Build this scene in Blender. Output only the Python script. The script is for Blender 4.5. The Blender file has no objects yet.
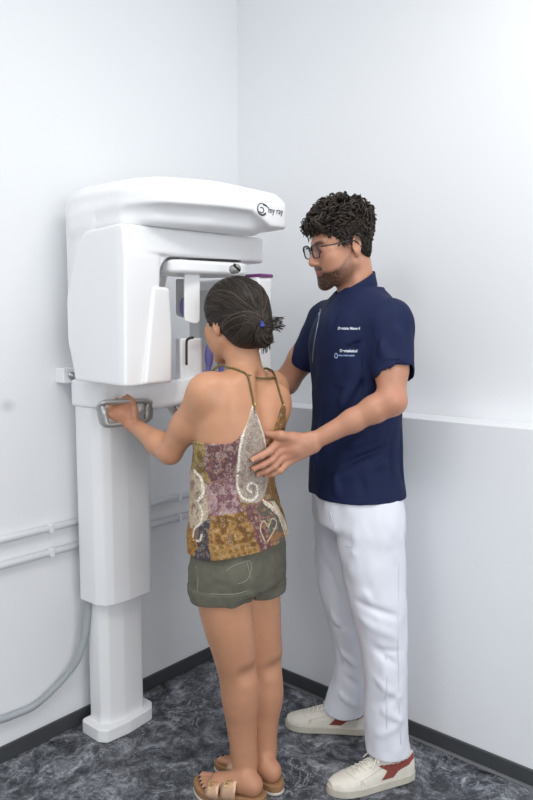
import bpy, bmesh, math
import numpy as np
from mathutils import Vector, Matrix

S = bpy.context.scene
COL = S.collection

# ------------------------------------------------------------------ camera, light, exposure
CAM_H = 1.40
YAW = math.radians(40.7)                     # heading of the lens, measured from the +x axis of the room
PITCH = math.atan(71 / 700)
FPX = 700.0
FWD = np.array([math.cos(YAW), math.sin(YAW), 0.0])
RGT = np.array([math.sin(YAW), -math.cos(YAW), 0.0])
cam_d = bpy.data.cameras.new('camera')
cam = bpy.data.objects.new('camera', cam_d)
COL.objects.link(cam)
cam.location = (0, 0, CAM_H)
cam.rotation_euler = (math.pi / 2 - PITCH, 0, YAW - math.pi / 2)
cam_d.sensor_fit = 'VERTICAL'
cam_d.sensor_height = 36
cam_d.lens = 36 * FPX / 800
cam_d.clip_start = 0.02
S.camera = cam
S.view_settings.view_transform = 'Standard'
S.view_settings.look = 'None'
S.view_settings.gamma = 1
S.view_settings.exposure = 0.0
S.view_settings.use_curve_mapping = False
S.cycles.max_bounces = 14
S.cycles.diffuse_bounces = 9

world = bpy.data.worlds.new('room_light')
S.world = world
world.use_nodes = True
bg = world.node_tree.nodes['Background']
bg.inputs['Color'].default_value = (0.92, 0.955, 1.0, 1)
bg.inputs['Strength'].default_value = 0.84


def area(name, loc, target, sx, sy, watts, color=(1, 1, 1)):
    l = bpy.data.lights.new(name, 'AREA')
    l.shape = 'RECTANGLE'
    l.size, l.size_y = sx, sy
    l.energy = watts
    l.color = color
    o = bpy.data.objects.new(name, l)
    COL.objects.link(o)
    o.location = loc
    o.rotation_euler = (Vector(target) - Vector(loc)).to_track_quat('-Z', 'Y').to_euler()
    return o


area('overhead_light', (1.10, 0.45, 2.80), (1.10, 0.46, 0), 1.2, 0.6, 15, (1, 0.985, 0.96))
area('overhead_light', (-0.35, 0.85, 2.80), (-0.35, 0.86, 0), 1.2, 0.6, 17, (1, 0.985, 0.96))  # second unseen lamp, added to brighten the right wall
area('window_daylight', (0.1, -2.0, 1.6), (1.8, 1.7, 1.0), 2.0, 1.7, 40, (0.95, 0.975, 1.0))


# ------------------------------------------------------------------ helpers
def link(name, me, mat=None, parent=None):
    o = bpy.data.objects.new(name, me)
    COL.objects.link(o)
    if mat is not None:
        for m in (mat if isinstance(mat, (list, tuple)) else [mat]):
            me.materials.append(m)
    if parent is not None:
        o.parent = parent
        o.matrix_parent_inverse = parent.matrix_basis.inverted() if parent.type == 'EMPTY' and parent.parent is None else Matrix.Identity(4)
        if parent.parent is not None:
            o.matrix_parent_inverse = (parent.parent.matrix_basis @ Matrix.Identity(4)).inverted() @ parent.parent.matrix_basis
    return o


def empty(name, loc, label, cat, group=None):
    o = bpy.data.objects.new(name, None)
    COL.objects.link(o)
    o.location = loc
    o.empty_display_size = 0.1
    o['label'] = label
    o['category'] = cat
    if group:
        o['group'] = group
    return o


def tag(o, label=None, cat=None, group=None, kind=None):
    if label: o['label'] = label
    if cat: o['category'] = cat
    if group: o['group'] = group
    if kind: o['kind'] = kind
    return o


def VP(px, py, H):
    """the world point H metres ahead of the lens that lands on this spot of the picture (used as a tape measure)"""
    cp, sp = math.cos(PITCH), math.sin(PITCH)
    u, v = (px - 266.5) / FPX, -(py - 400) / FPX
    fwd = cp + v * sp
    up = -sp + v * cp
    t = H / fwd
    return np.array([0, 0, CAM_H]) + FWD * H + RGT * (u * t) + np.array([0, 0, up * t])


def smooth(me):
    me.polygons.foreach_set('use_smooth', np.ones(len(me.polygons), bool))


def from_bm(name, bm, mat, parent=None, bevel=0, seg=3, smooth_it=True, angle=35):
    bmesh.ops.recalc_face_normals(bm, faces=bm.faces[:])
    me = bpy.data.meshes.new(name)
    bm.to_mesh(me)
    bm.free()
    o = link(name, me, mat, parent)
    if smooth_it:
        smooth(me)
        try:
            me.set_sharp_from_angle(angle=math.radians(angle))
        except Exception:
            pass
    if bevel:
        b = o.modifiers.new('bevel', 'BEVEL')
        b.width = bevel
        b.segments = seg
        b.limit_method = 'ANGLE'
        b.angle_limit = math.radians(40)
        b.harden_normals = True
    return o


def bm_box(bm, lo, hi):
    x0, y0, z0 = lo
    x1, y1, z1 = hi
    v = [bm.verts.new(p) for p in ((x0, y0, z0), (x1, y0, z0), (x1, y1, z0), (x0, y1, z0), (x0, y0, z1), (x1, y0, z1), (x1, y1, z1), (x0, y1, z1))]
    for f in ((0, 3, 2, 1), (4, 5, 6, 7), (0, 1, 5, 4), (1, 2, 6, 5), (2, 3, 7, 6), (3, 0, 4, 7)):
        bm.faces.new([v[i] for i in f])
    return v


def box(name, lo, hi, mat, parent=None, bevel=0, seg=3):
    bm = bmesh.new()
    bm_box(bm, lo, hi)
    return from_bm(name, bm, mat, parent, bevel, seg)


def round_poly(pts, r, n=6):
    """plan outline with each corner rounded"""
    out = []
    P = [np.array(p, float) for p in pts]
    rr = r if isinstance(r, (list, tuple)) else [r] * len(P)
    for i, p in enumerate(P):
        a, b = P[i - 1] - p, P[(i + 1) % len(P)] - p
        la, lb = np.linalg.norm(a), np.linalg.norm(b)
        a, b = a / la, b / lb
        ang = math.acos(np.clip(a @ b, -1, 1))
        t = min(rr[i] / math.tan(ang / 2), la * 0.48, lb * 0.48)
        q0, q1 = p + a * t, p + b * t
        for k in range(n + 1):
            s = k / n
            out.append((1 - s) ** 2 * q0 + 2 * s * (1 - s) * p + s * s * q1)
    return out


def prism(name, pts, z0, z1, mat, parent=None, bevel=0, seg=3, scale_top=None, angle=35):
    bm = bmesh.new()
    pts = [np.array(p, float) for p in pts]
    c = sum(pts) / len(pts)
    lo = [bm.verts.new((p[0], p[1], z0)) for p in pts]
    s = scale_top or 1
    hi = [bm.verts.new((c[0] + (p[0] - c[0]) * s, c[1] + (p[1] - c[1]) * s, z1)) for p in pts]
    n = len(pts)
    bm.faces.new(lo[::-1])
    bm.faces.new(hi)
    for i in range(n):
        bm.faces.new([lo[i], lo[(i + 1) % n], hi[(i + 1) % n], hi[i]])
    return from_bm(name, bm, mat, parent, bevel, seg, angle=angle)


def spline(pts, n):
    """Catmull-Rom through the points"""
    P = np.array(pts, float)
    P = np.vstack([2 * P[0] - P[1], P, 2 * P[-1] - P[-2]])
    m = len(P) - 3
    t = np.linspace(0, m - 1e-9, n)
    i = t.astype(int)
    f = (t - i)[:, None]
    a, b, c, d = P[i], P[i + 1], P[i + 2], P[i + 3]
    return 0.5 * (2 * b + (c - a) * f + (2 * a - 5 * b + 4 * c - d) * f ** 2 + (3 * b - a - 3 * c + d) * f ** 3)


def tube_arrays(path, rad, nseg=8, closed=False, cap=True, flat=1.0, up=None):
    """vertices and faces of a tube along a path (rad: number or per point)"""
    P = np.array(path, float)
    n = len(P)
    T = np.gradient(P, axis=0)
    if closed:
        T = np.roll(P, -1, 0) - np.roll(P, 1, 0)
    T /= np.linalg.norm(T, axis=1)[:, None] + 1e-12
    ref = np.array([0, 0, 1.0]) if up is None else np.array(up, float)
    if abs(T[0] @ ref) > 0.95 and up is None:
        ref = np.array([1.0, 0, 0])
    N = np.zeros_like(P)
    cur = ref
    for i in range(n):
        if up is not None:
            cur = ref
        v = cur - T[i] * (cur @ T[i])
        v /= np.linalg.norm(v) + 1e-12
        N[i] = v
        cur = v
    B = np.cross(T, N)
    R = np.broadcast_to(np.array(rad, float), (n,))
    a = np.linspace(0, 2 * math.pi, nseg, endpoint=False)
    V = (P[:, None, :] + R[:, None, None] * (np.cos(a)[None, :, None] * N[:, None, :] + flat * np.sin(a)[None, :, None] * B[:, None, :])).reshape(-1, 3)
    F = []
    m = n if closed else n - 1
    for i in range(m):
        j = (i + 1) % n
        for k in range(nseg):
            l = (k + 1) % nseg
            F.append((i * nseg + k, i * nseg + l, j * nseg + l, j * nseg + k))
    if not closed and cap:
        F.append(tuple(range(nseg))[::-1])
        F.append(tuple((n - 1) * nseg + k for k in range(nseg)))
    return V, F


class Mesh:
    """collects pieces of one part and links them as ONE mesh object"""
    def __init__(self):
        self.v, self.f, self.n = [], [], 0

    def add(self, V, F):
        V = np.asarray(V, float)
        self.v.append(V)
        self.f += [tuple(i + self.n for i in f) for f in F]
        self.n += len(V)
        return self

    def tube(self, path, rad, nseg=8, **k):
        return self.add(*tube_arrays(path, rad, nseg, **k))

    def ball(self, c, r, nu=12, nv=8, rot=None):
        r = np.broadcast_to(np.array(r, float), (3,))
        V = []
        for j in range(nv + 1):
            th = math.pi * j / nv
            for i in range(nu):
                ph = 2 * math.pi * i / nu
                V.append((math.sin(th) * math.cos(ph), math.sin(th) * math.sin(ph), math.cos(th)))
        V = np.array(V) * r
        if rot is not None:
            V = V @ np.array(rot).T
        F = []
        for j in range(nv):
            for i in range(nu):
                a, b = j * nu + i, j * nu + (i + 1) % nu
                F.append((a, a + nu, b + nu, b))
        return self.add(V + np.array(c), F)

    def build(self, name, mat, parent=None, smooth_it=True):
        me = bpy.data.meshes.new(name)
        me.from_pydata(np.vstack(self.v).tolist(), [], self.f)
        me.validate()
        if smooth_it:
            smooth(me)
        return link(name, me, mat, parent)


# ------------------------------------------------------------------ materials
def mat(name, color, rough=0.5, metal=0.0, attr=None, bump=None, spec=0.5, sss=None, vary=None, coat=0, alpha=None):
    """bump: (scale, strength, distance); vary: (scale, amount) gentle colour variation"""
    m = bpy.data.materials.new(name)
    m.use_nodes = True
    nt = m.node_tree
    N, L = nt.nodes, nt.links
    b = N['Principled BSDF']
    b.inputs['Base Color'].default_value = (*color, 1)
    b.inputs['Roughness'].default_value = rough
    b.inputs['Metallic'].default_value = metal
    b.inputs['Specular IOR Level'].default_value = spec
    b.inputs['Coat Weight'].default_value = coat
    src = None
    if attr:
        a = N.new('ShaderNodeAttribute')
        a.attribute_name = attr
        src = a.outputs['Color']
    tc = N.new('ShaderNodeTexCoord')
    if vary:
        nz = N.new('ShaderNodeTexNoise')
        nz.inputs['Scale'].default_value = vary[0]
        nz.inputs['Detail'].default_value = 4
        L.new(tc.outputs['Object'], nz.inputs['Vector'])
        mr = N.new('ShaderNodeMapRange')
        mr.inputs['From Min'].default_value = 0.25
        mr.inputs['From Max'].default_value = 0.75
        mr.inputs['To Min'].default_value = 1 - vary[1]
        mr.inputs['To Max'].default_value = 1 + vary[1]
        L.new(nz.outputs['Fac'], mr.inputs['Value'])
        mx = N.new('ShaderNodeMix')
        mx.data_type = 'RGBA'
        mx.blend_type = 'MULTIPLY'
        mx.inputs['Factor'].default_value = 1
        if src is not None:
            L.new(src, mx.inputs[6])
        else:
            mx.inputs[6].default_value = (*color, 1)
        L.new(mr.outputs['Result'], mx.inputs[7])
        src = mx.outputs[2]
    if src is not None:
        L.new(src, b.inputs['Base Color'])
    if bump:
        nz = N.new('ShaderNodeTexNoise')
        nz.inputs['Scale'].default_value = bump[0]
        nz.inputs['Detail'].default_value = 5
        L.new(tc.outputs['Object'], nz.inputs['Vector'])
        bp = N.new('ShaderNodeBump')
        bp.inputs['Strength'].default_value = bump[1]
        bp.inputs['Distance'].default_value = bump[2]
        L.new(nz.outputs['Fac'], bp.inputs['Height'])
        L.new(bp.outputs['Normal'], b.inputs['Normal'])
    if sss:
        b.inputs['Subsurface Weight'].default_value = sss
        b.inputs['Subsurface Radius'].default_value = (0.010, 0.004, 0.002)
        b.inputs['Subsurface Scale'].default_value = 0.6
    if alpha is not None:
        b.inputs['Alpha'].default_value = alpha
    return m


def srgb(r, g, b):
    return tuple(((c / 255) / 12.92 if c / 255 <= 0.04045 else ((c / 255 + 0.055) / 1.055) ** 2.4) for c in (r, g, b))


M_wall = mat('white_wall_paint', (0.80, 0.812, 0.828), 0.6, vary=(1.2, 0.012), bump=(180, 0.05, 0.001))
M_lowwall = mat('lower_wall_paint', (0.81, 0.825, 0.845), 0.55, vary=(1.2, 0.012), bump=(180, 0.05, 0.001))
M_base = mat('anthracite_skirting', (0.052, 0.056, 0.060), 0.45, vary=(20, 0.08))
M_white = mat('white_machine_enamel', (0.84, 0.845, 0.85), 0.32, vary=(4, 0.008))
M_offwhite = mat('pale_grey_plastic', (0.62, 0.62, 0.62), 0.4, vary=(6, 0.01))
M_grey = mat('satin_grey_metal', (0.42, 0.42, 0.41), 0.38, metal=0.5, vary=(12, 0.04))
M_dark = mat('black_plastic', (0.012, 0.012, 0.013), 0.4, vary=(20, 0.05))
M_purple = mat('violet_silicone', srgb(128, 124, 190), 0.5, vary=(30, 0.05))
M_plum = mat('plum_plastic', srgb(120, 62, 118), 0.45, vary=(30, 0.05))
M_steel = mat('zinc_steel', (0.50, 0.52, 0.54), 0.35, metal=0.8, vary=(40, 0.05))
M_hose = mat('grey_corrugated_plastic', (0.40, 0.43, 0.45), 0.45, vary=(60, 0.04))
M_trunk = mat('white_pvc', (0.76, 0.775, 0.79), 0.42, vary=(8, 0.012))
M_logo = mat('grey_print_ink', (0.03, 0.03, 0.045), 0.5, vary=(40, 0.05))


def floor_material():
    m = bpy.data.materials.new('marbled_dark_vinyl')
    m.use_nodes = True
    nt = m.node_tree
    N, L = nt.nodes, nt.links
    b = N['Principled BSDF']
    tc = N.new('ShaderNodeTexCoord')

    def noise(scale, detail, rough, dist, vec=None):
        n = N.new('ShaderNodeTexNoise')
        n.inputs['Scale'].default_value = scale
        n.inputs['Detail'].default_value = detail
        n.inputs['Roughness'].default_value = rough
        n.inputs['Distortion'].default_value = dist
        L.new(vec or tc.outputs['Object'], n.inputs['Vector'])
        return n.outputs['Fac']

    def ramp(src, stops):
        r = N.new('ShaderNodeValToRGB')
        while len(r.color_ramp.elements) < len(stops):
            r.color_ramp.elements.new(0.5)
        for e, (p, c) in zip(r.color_ramp.elements, stops):
            e.position = p
            e.color = (*c, 1)
        L.new(src, r.inputs['Fac'])
        return r.outputs['Color']

    def mixc(kind, fac, a, c):
        x = N.new('ShaderNodeMix')
        x.data_type = 'RGBA'
        x.blend_type = kind
        if isinstance(fac, float):
            x.inputs['Factor'].default_value = fac
        else:
            L.new(fac, x.inputs['Factor'])
        L.new(a, x.inputs[6])
        if isinstance(c, tuple):
            x.inputs[7].default_value = (*c, 1)
        else:
            L.new(c, x.inputs[7])
        return x.outputs[2]

    base = ramp(noise(12, 10, 0.76, 1.0), [(0.36, srgb(34, 36, 41)), (0.46, srgb(68, 71, 77)), (0.55, srgb(108, 111, 117)), (0.67, srgb(172, 175, 180))])
    fine = ramp(noise(34, 8, 0.75, 1.6), [(0.36, (0.42, 0.42, 0.43)), (0.52, (1, 1, 1)), (0.68, (2.0, 2.0, 2.0))])
    col = mixc('MULTIPLY', 0.75, base, fine)
    # pale veins: narrow band of a distorted noise
    v1 = ramp(noise(5.5, 7, 0.65, 2.2), [(0.488, (0, 0, 0)), (0.50, (0.75, 0.75, 0.75)), (0.512, (0, 0, 0))])
    v2 = ramp(noise(26, 8, 0.78, 1.2), [(0.56, (0, 0, 0)), (0.66, (0.7, 0.7, 0.7)), (0.80, (0.7, 0.7, 0.7))])
    patch = ramp(noise(3.0, 3, 0.5, 0.4), [(0.36, (0, 0, 0)), (0.56, (0.95, 0.95, 0.95))])
    vm = mixc('MULTIPLY', 1.0, mixc('ADD', 1.0, v1, v2), patch)
    col = mixc('MIX', vm, col, srgb(176, 178, 184))
    # tile joints: 60 cm tiles, one joint along y = 1.254
    br = N.new('ShaderNodeTexBrick')
    br.offset = 0.5
    br.inputs['Scale'].default_value = 1.0
    br.inputs['Mortar Size'].default_value = 0.0018
    br.inputs['Brick Width'].default_value = 0.61
    br.inputs['Row Height'].default_value = 0.305
    br.inputs['Color1'].default_value = (0.92, 0.92, 0.92, 1)
    br.inputs['Color2'].default_value = (1.08, 1.08, 1.08, 1)
    br.inputs['Mortar'].default_value = (1.45, 1.45, 1.45, 1)
    mp = N.new('ShaderNodeMapping')
    mp.inputs['Location'].default_value = (0.12, -1.254 + 0.305 * 5, 0)
    L.new(tc.outputs['Object'], mp.inputs['Vector'])
    L.new(mp.outputs['Vector'], br.inputs['Vector'])
    col = mixc('MULTIPLY', 1.0, col, br.outputs['Color'])
    L.new(col, b.inputs['Base Color'])
    b.inputs['Roughness'].default_value = 0.42
    b.inputs['Specular IOR Level'].default_value = 0.4
    bp = N.new('ShaderNodeBump')
    bp.inputs['Strength'].default_value = 0.15
    bp.inputs['Distance'].default_value = 0.002
    L.new(noise(60, 4, 0.6, 0.5), bp.inputs['Height'])
    L.new(bp.outputs['Normal'], b.inputs['Normal'])
    return m


M_floor = floor_material()

# ------------------------------------------------------------------ the room
YW = 2.052            # face of the left wall
XW = 2.201            # face of the upper right wall
XL = 2.070            # face of the half-height lower right wall
LEDGE = 1.105
SKIRT = 0.054


def structure(o):
    o['kind'] = 'structure'
    return o


structure(box('floor', (-2.6, -3.0, -0.05), (XW + 0.1, YW + 0.1, 0.0), M_floor))
M_wall_l = M_wall.copy()
M_wall_l.name = 'white_wall_paint_with_scuff'
_nt = M_wall_l.node_tree                     # a faint grey scuff on the paint
_b = _nt.nodes['Principled BSDF']
_tc = _nt.nodes.new('ShaderNodeTexCoord')
_mp = _nt.nodes.new('ShaderNodeMapping')
_mp.inputs['Location'].default_value = (-1.133 * 30, 0, -1.158 * 38)
_mp.inputs['Scale'].default_value = (30, 0, 38)
_sg = _nt.nodes.new('ShaderNodeTexGradient')
_sg.gradient_type = 'SPHERICAL'
_mx = _nt.nodes.new('ShaderNodeMix')
_mx.data_type = 'RGBA'
_mm = _nt.nodes.new('ShaderNodeMath')
_mm.operation = 'MULTIPLY'
_mm.inputs[1].default_value = 0.42
_src = _b.inputs['Base Color'].links[0].from_socket
_nt.links.new(_tc.outputs['Object'], _mp.inputs['Vector'])
_nt.links.new(_mp.outputs['Vector'], _sg.inputs['Vector'])
_nt.links.new(_sg.outputs['Fac'], _mm.inputs[0])
_nt.links.new(_mm.outputs[0], _mx.inputs['Factor'])
_nt.links.new(_src, _mx.inputs[6])
_mx.inputs[7].default_value = (0.32, 0.32, 0.32, 1)
_nt.links.new(_mx.outputs[2], _b.inputs['Base Color'])
structure(box('wall_left', (-2.6, YW, 0), (XW + 0.1, YW + 0.1, 2.9), M_wall_l))
structure(box('wall_right', (XW, -3.0, 0), (XW + 0.1, YW, 2.9), M_wall))
structure(box('wall_right_lower', (XL, -3.0, 0), (XW, YW, LEDGE), M_lowwall, bevel=0.003, seg=2))
structure(box('baseboard_left', (-2.6, YW - 0.010, 0), (XL, YW, SKIRT), M_base, bevel=0.003, seg=2))
structure(box('baseboard_right', (XL - 0.010, -3.0, 0), (XL, YW - 0.010, SKIRT), M_base, bevel=0.003, seg=2))

structure(box('trim_1', (XL - 0.024, -3.0, 0), (XL - 0.009, YW - 0.010, 0.005), mat('grey_sealant', (0.17, 0.175, 0.18), 0.6, vary=(30, 0.08)), bevel=0.002, seg=2))

# two rows of surface cable trunking along the left wall, with little clips
for z, lab in ((0.7375, 'white plastic cable conduit on left wall, upper of the two rows'), (0.6545, 'white plastic cable conduit on left wall, lower of the two rows')):
    c = empty('cable_conduit', (0.2, YW, z), lab, 'conduit', 'cable conduits along the left wall')
    m = Mesh()
    m.tube([(-2.5, YW - 0.0125, z), (0.5, YW - 0.0125, z), (XL - 0.012, YW - 0.0125, z)], 0.0125, 14)
    m.build('pipe', M_trunk, c)
    for cx in (0.10, 0.68, 1.26, 1.835):
        bm = bmesh.new()
        bm_box(bm, (cx - 0.008, YW - 0.029, z - 0.015), (cx + 0.008, YW, z + 0.017))
        from_bm('clip', bm, M_trunk, c, bevel=0.004)


# ------------------------------------------------------------------ implicit surfaces: rounded bodies grown from blended volumes
def smin(a, b, k):
    if k <= 0:
        return np.minimum(a, b)
    h = np.maximum(k - np.abs(a - b), 0) / k
    return np.minimum(a, b) - h * h * k * 0.25


def smax(a, b, k):
    return -smin(-a, -b, k)


def sd_cone(p, a, b, r1, r2):
    """capsule with a different radius at each end"""
    a, b = np.asarray(a, float), np.asarray(b, float)
    ba = b - a
    l2 = ba @ ba
    if l2 < 1e-12 or l2 <= (r1 - r2) ** 2:
        c, r = (a, r1) if r1 > r2 else (b, r2)
        return np.linalg.norm(p - c, axis=1) - r
    rr = r1 - r2
    a2 = l2 - rr * rr
    il2 = 1 / l2
    pa = p - a
    y = pa @ ba
    z = y - l2
    x2 = np.sum((pa * l2 - y[:, None] * ba) ** 2, axis=1)
    y2 = y * y * l2
    z2 = z * z * l2
    k = np.sign(rr) * rr * rr * x2
    d = (np.sqrt(x2 * a2 * il2) + y * rr) * il2 - r1
    m1 = np.sign(z) * a2 * z2 > k
    d = np.where(m1, np.sqrt(x2 + z2) * il2 - r2, d)
    m2 = np.sign(y) * a2 * y2 < k
    d = np.where(m2 & ~m1, np.sqrt(x2 + y2) * il2 - r1, d)
    return d


def sd_ell(p, c, r, rot=None):
    q = p - c
    if rot is not None:
        q = q @ rot
    r = np.asarray(r, float)
    k0 = np.sqrt(np.sum((q / r) ** 2, axis=1))
    k1 = np.sqrt(np.sum((q / (r * r)) ** 2, axis=1)) + 1e-9
    return k0 * (k0 - 1) / k1


def sd_poly(u, v, poly):
    P = np.array(poly, float)
    d = np.full(u.shape, 1e9)
    s = np.ones(u.shape)
    n = len(P)
    for i in range(n):
        a, b = P[i], P[i - 1]
        ex, ey = b - a
        wx, wy = u - a[0], v - a[1]
        t = np.clip((wx * ex + wy * ey) / (ex * ex + ey * ey), 0, 1)
        d = np.minimum(d, (wx - ex * t) ** 2 + (wy - ey * t) ** 2)
        c1, c2, c3 = v >= a[1], v < b[1], ex * wy > ey * wx
        s = np.where((c1 & c2 & c3) | (~c1 & ~c2 & ~c3), -s, s)
    return s * np.sqrt(d)


def sd_extrude(d2, w, w0, w1, rnd):
    """a flat outline given thickness, with rounded edges"""
    dz = np.abs(w - (w0 + w1) / 2) - (w1 - w0) / 2 + rnd
    d2 = d2 + rnd
    return np.minimum(np.maximum(d2, dz), 0) + np.sqrt(np.maximum(d2, 0) ** 2 + np.maximum(dz, 0) ** 2) - rnd


def rotm(yaw=0, pitch=0, roll=0):
    """columns = local x (side), y (ahead), z (up)"""
    return np.array(Matrix.Rotation(yaw, 3, 'Z') @ Matrix.Rotation(pitch, 3, 'X') @ Matrix.Rotation(roll, 3, 'Y'))


_rng0 = np.random.RandomState(11)
_LAT = _rng0.rand(32, 32, 32) * 2 - 1


def vnoise(p, f, seed=0):
    q = p * f + seed * 7.13
    i = np.floor(q).astype(int)
    t = q - i
    t = t * t * (3 - 2 * t)
    i &= 31
    j = (i + 1) & 31
    x, y, z = t[:, 0], t[:, 1], t[:, 2]
    L = _LAT
    c00 = L[i[:, 0], i[:, 1], i[:, 2]] * (1 - x) + L[j[:, 0], i[:, 1], i[:, 2]] * x
    c10 = L[i[:, 0], j[:, 1], i[:, 2]] * (1 - x) + L[j[:, 0], j[:, 1], i[:, 2]] * x
    c01 = L[i[:, 0], i[:, 1], j[:, 2]] * (1 - x) + L[j[:, 0], i[:, 1], j[:, 2]] * x
    c11 = L[i[:, 0], j[:, 1], j[:, 2]] * (1 - x) + L[j[:, 0], j[:, 1], j[:, 2]] * x
    return (c00 * (1 - y) + c10 * y) * (1 - z) + (c01 * (1 - y) + c11 * y) * z


class Shape:
    """list of blended volumes; each entry: (function, lo, hi, blend, op)"""
    def __init__(self):
        self.e = []

    def _put(self, fn, lo, hi, k, op):
        self.e.append((fn, np.asarray(lo) - k, np.asarray(hi) + k, k, op))
        return self

    def cone(self, a, b, r1, r2, k=0.01, op='+'):
        a, b = np.asarray(a, float), np.asarray(b, float)
        lo = np.minimum(a - r1, b - r2)
        hi = np.maximum(a + r1, b + r2)
        return self._put(lambda p: sd_cone(p, a, b, r1, r2), lo, hi, k, op)

    def chain(self, pts, rs, k=0.01, op='+'):
        for i in range(len(pts) - 1):
            self.cone(pts[i], pts[i + 1], rs[i], rs[i + 1], k, op)
        return self

    def ell(self, c, r, rot=None, k=0.01, op='+'):
        c = np.asarray(c, float)
        m = max(np.broadcast_to(np.array(r, float), (3,)))
        r = np.broadcast_to(np.array(r, float), (3,))
        return self._put(lambda p: sd_ell(p, c, r, rot), c - m, c + m, k, op)

    def fn(self, f, lo, hi, k=0.01, op='+'):
        return self._put(f, lo, hi, k, op)

    def bounds(self):
        lo = np.min([e[1] for e in self.e if e[4] == '+'], axis=0)
        hi = np.max([e[2] for e in self.e if e[4] == '+'], axis=0)
        return lo, hi

    def __call__(self, p, band=0.03):
        plo, phi = p.min(0), p.max(0)
        d = np.full(len(p), 0.08)
        first = True
        for fn, lo, hi, k, op in self.e:
            if np.any(plo > hi + band) or np.any(phi < lo - band):
                continue
            v = fn(p)
            if op == '+':
                d = np.minimum(d, v) if first else smin(d, v, k)
                first = False
            elif op == '-':
                d = smax(d, -v, k)
            elif op == '&':
                d = smax(d, v, k)
        return d


def polygonise(fn, lo, hi, h):
    """surface nets over the cells the surface runs through"""
    B = 8
    lo = np.asarray(lo, float) - 2 * h
    n = np.ceil((np.asarray(hi, float) + 2 * h - lo) / h / B).astype(int)
    D = np.full(tuple(n * B + 1), 1.0, np.float32)
    bi = np.stack(np.meshgrid(*[np.arange(k) for k in n], indexing='ij'), -1).reshape(-1, 3)
    half = B * h / 2
    keep = []
    G = 4                                     # coarse look, a neighbourhood of blocks at a time so that far volumes are skipped
    key = (bi // G) @ np.array([1000003, 1009, 1])
    order = np.argsort(key, kind='stable')
    bi, key = bi[order], key[order]
    cuts = np.flatnonzero(np.diff(key)) + 1
    for grp in np.split(bi, cuts):
        c = lo + (grp * B) * h + half
        d = fn(c)
        near = np.abs(d) < half * 1.74 * 1.25 + 0.004
        keep.append(grp[near])
        for g in grp[~near & (d < 0)]:
            D[g[0] * B:(g[0] + 1) * B + 1, g[1] * B:(g[1] + 1) * B + 1, g[2] * B:(g[2] + 1) * B + 1] = -1
    off = np.stack(np.meshgrid(*[np.arange(B + 1)] * 3, indexing='ij'), -1).reshape(-1, 3)
    for grp in keep:
        for s in range(0, len(grp), 24):
            g = grp[s:s + 24]
            idx = (g[:, None, :] * B + off[None]).reshape(-1, 3)
            v = fn(lo + idx * h)
            D[idx[:, 0], idx[:, 1], idx[:, 2]] = v
    D[D == 0] = 1e-7
    ins = (D < 0)
    s = np.zeros(tuple(np.array(D.shape) - 1), np.int8)
    X, Y, Z = s.shape
    for dx in (0, 1):
        for dy in (0, 1):
            for dz in (0, 1):
                s += ins[dx:dx + X, dy:dy + Y, dz:dz + Z]
    act = np.argwhere((s > 0) & (s < 8))
    corner = np.array([(a, b, c) for a in (0, 1) for b in (0, 1) for c in (0, 1)])
    vals = np.stack([D[act[:, 0] + c[0], act[:, 1] + c[1], act[:, 2] + c[2]] for c in corner], 1)
    acc = np.zeros((len(act), 3))
    cnt = np.zeros(len(act))
    for i in range(8):
        for j in range(i + 1, 8):
            if np.abs(corner[i] - corner[j]).sum() != 1:
                continue
            a, b = vals[:, i], vals[:, j]
            m = (a < 0) != (b < 0)
            t = np.where(m, a / np.where(m, a - b, 1), 0)
            pt = corner[i][None] + t[:, None] * (corner[j] - corner[i])[None]
            acc += np.where(m[:, None], pt, 0)
            cnt += m
    V = lo + (act + acc / cnt[:, None]) * h
    idm = np.full(s.shape, -1, np.int32)
    idm[act[:, 0], act[:, 1], act[:, 2]] = np.arange(len(act))
    Q = []
    for ax in range(3):
        sl0 = [slice(1, -1)] * 3
        sl1 = [slice(1, -1)] * 3
        sl0[ax] = slice(0, -1)
        sl1[ax] = slice(1, None)
        a, b = ins[tuple(sl0)], ins[tuple(sl1)]
        e = np.argwhere(a != b)
        if not len(e):
            continue
        st = np.ones(3, int)
        st[ax] = 0
        e = e + st
        u, w = (ax + 1) % 3, (ax + 2) % 3
        du, dw = np.eye(3, dtype=int)[u], np.eye(3, dtype=int)[w]
        get = lambda q: idm[q[:, 0], q[:, 1], q[:, 2]]
        quad = np.stack([get(e - du - dw), get(e - dw), get(e), get(e - du)], 1)
        fl = ins[e[:, 0], e[:, 1], e[:, 2]]
        quad[~fl] = quad[~fl][:, ::-1]
        Q.append(quad)
    Q = np.concatenate(Q)
    Q = Q[(Q >= 0).all(1)]
    return V, Q


def relax(V, Q, it=1, lam=0.5):
    n = len(V)
    e = np.concatenate([Q[:, [0, 1]], Q[:, [1, 2]], Q[:, [2, 3]], Q[:, [3, 0]]])
    deg = np.bincount(e.ravel(), minlength=n)[:, None]
    for _ in range(it):
        acc = np.stack([np.bincount(e[:, 0], V[e[:, 1], c], n) + np.bincount(e[:, 1], V[e[:, 0], c], n) for c in range(3)], 1)
        V = V + lam * (acc / np.maximum(deg, 1) - V)
    return V


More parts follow.
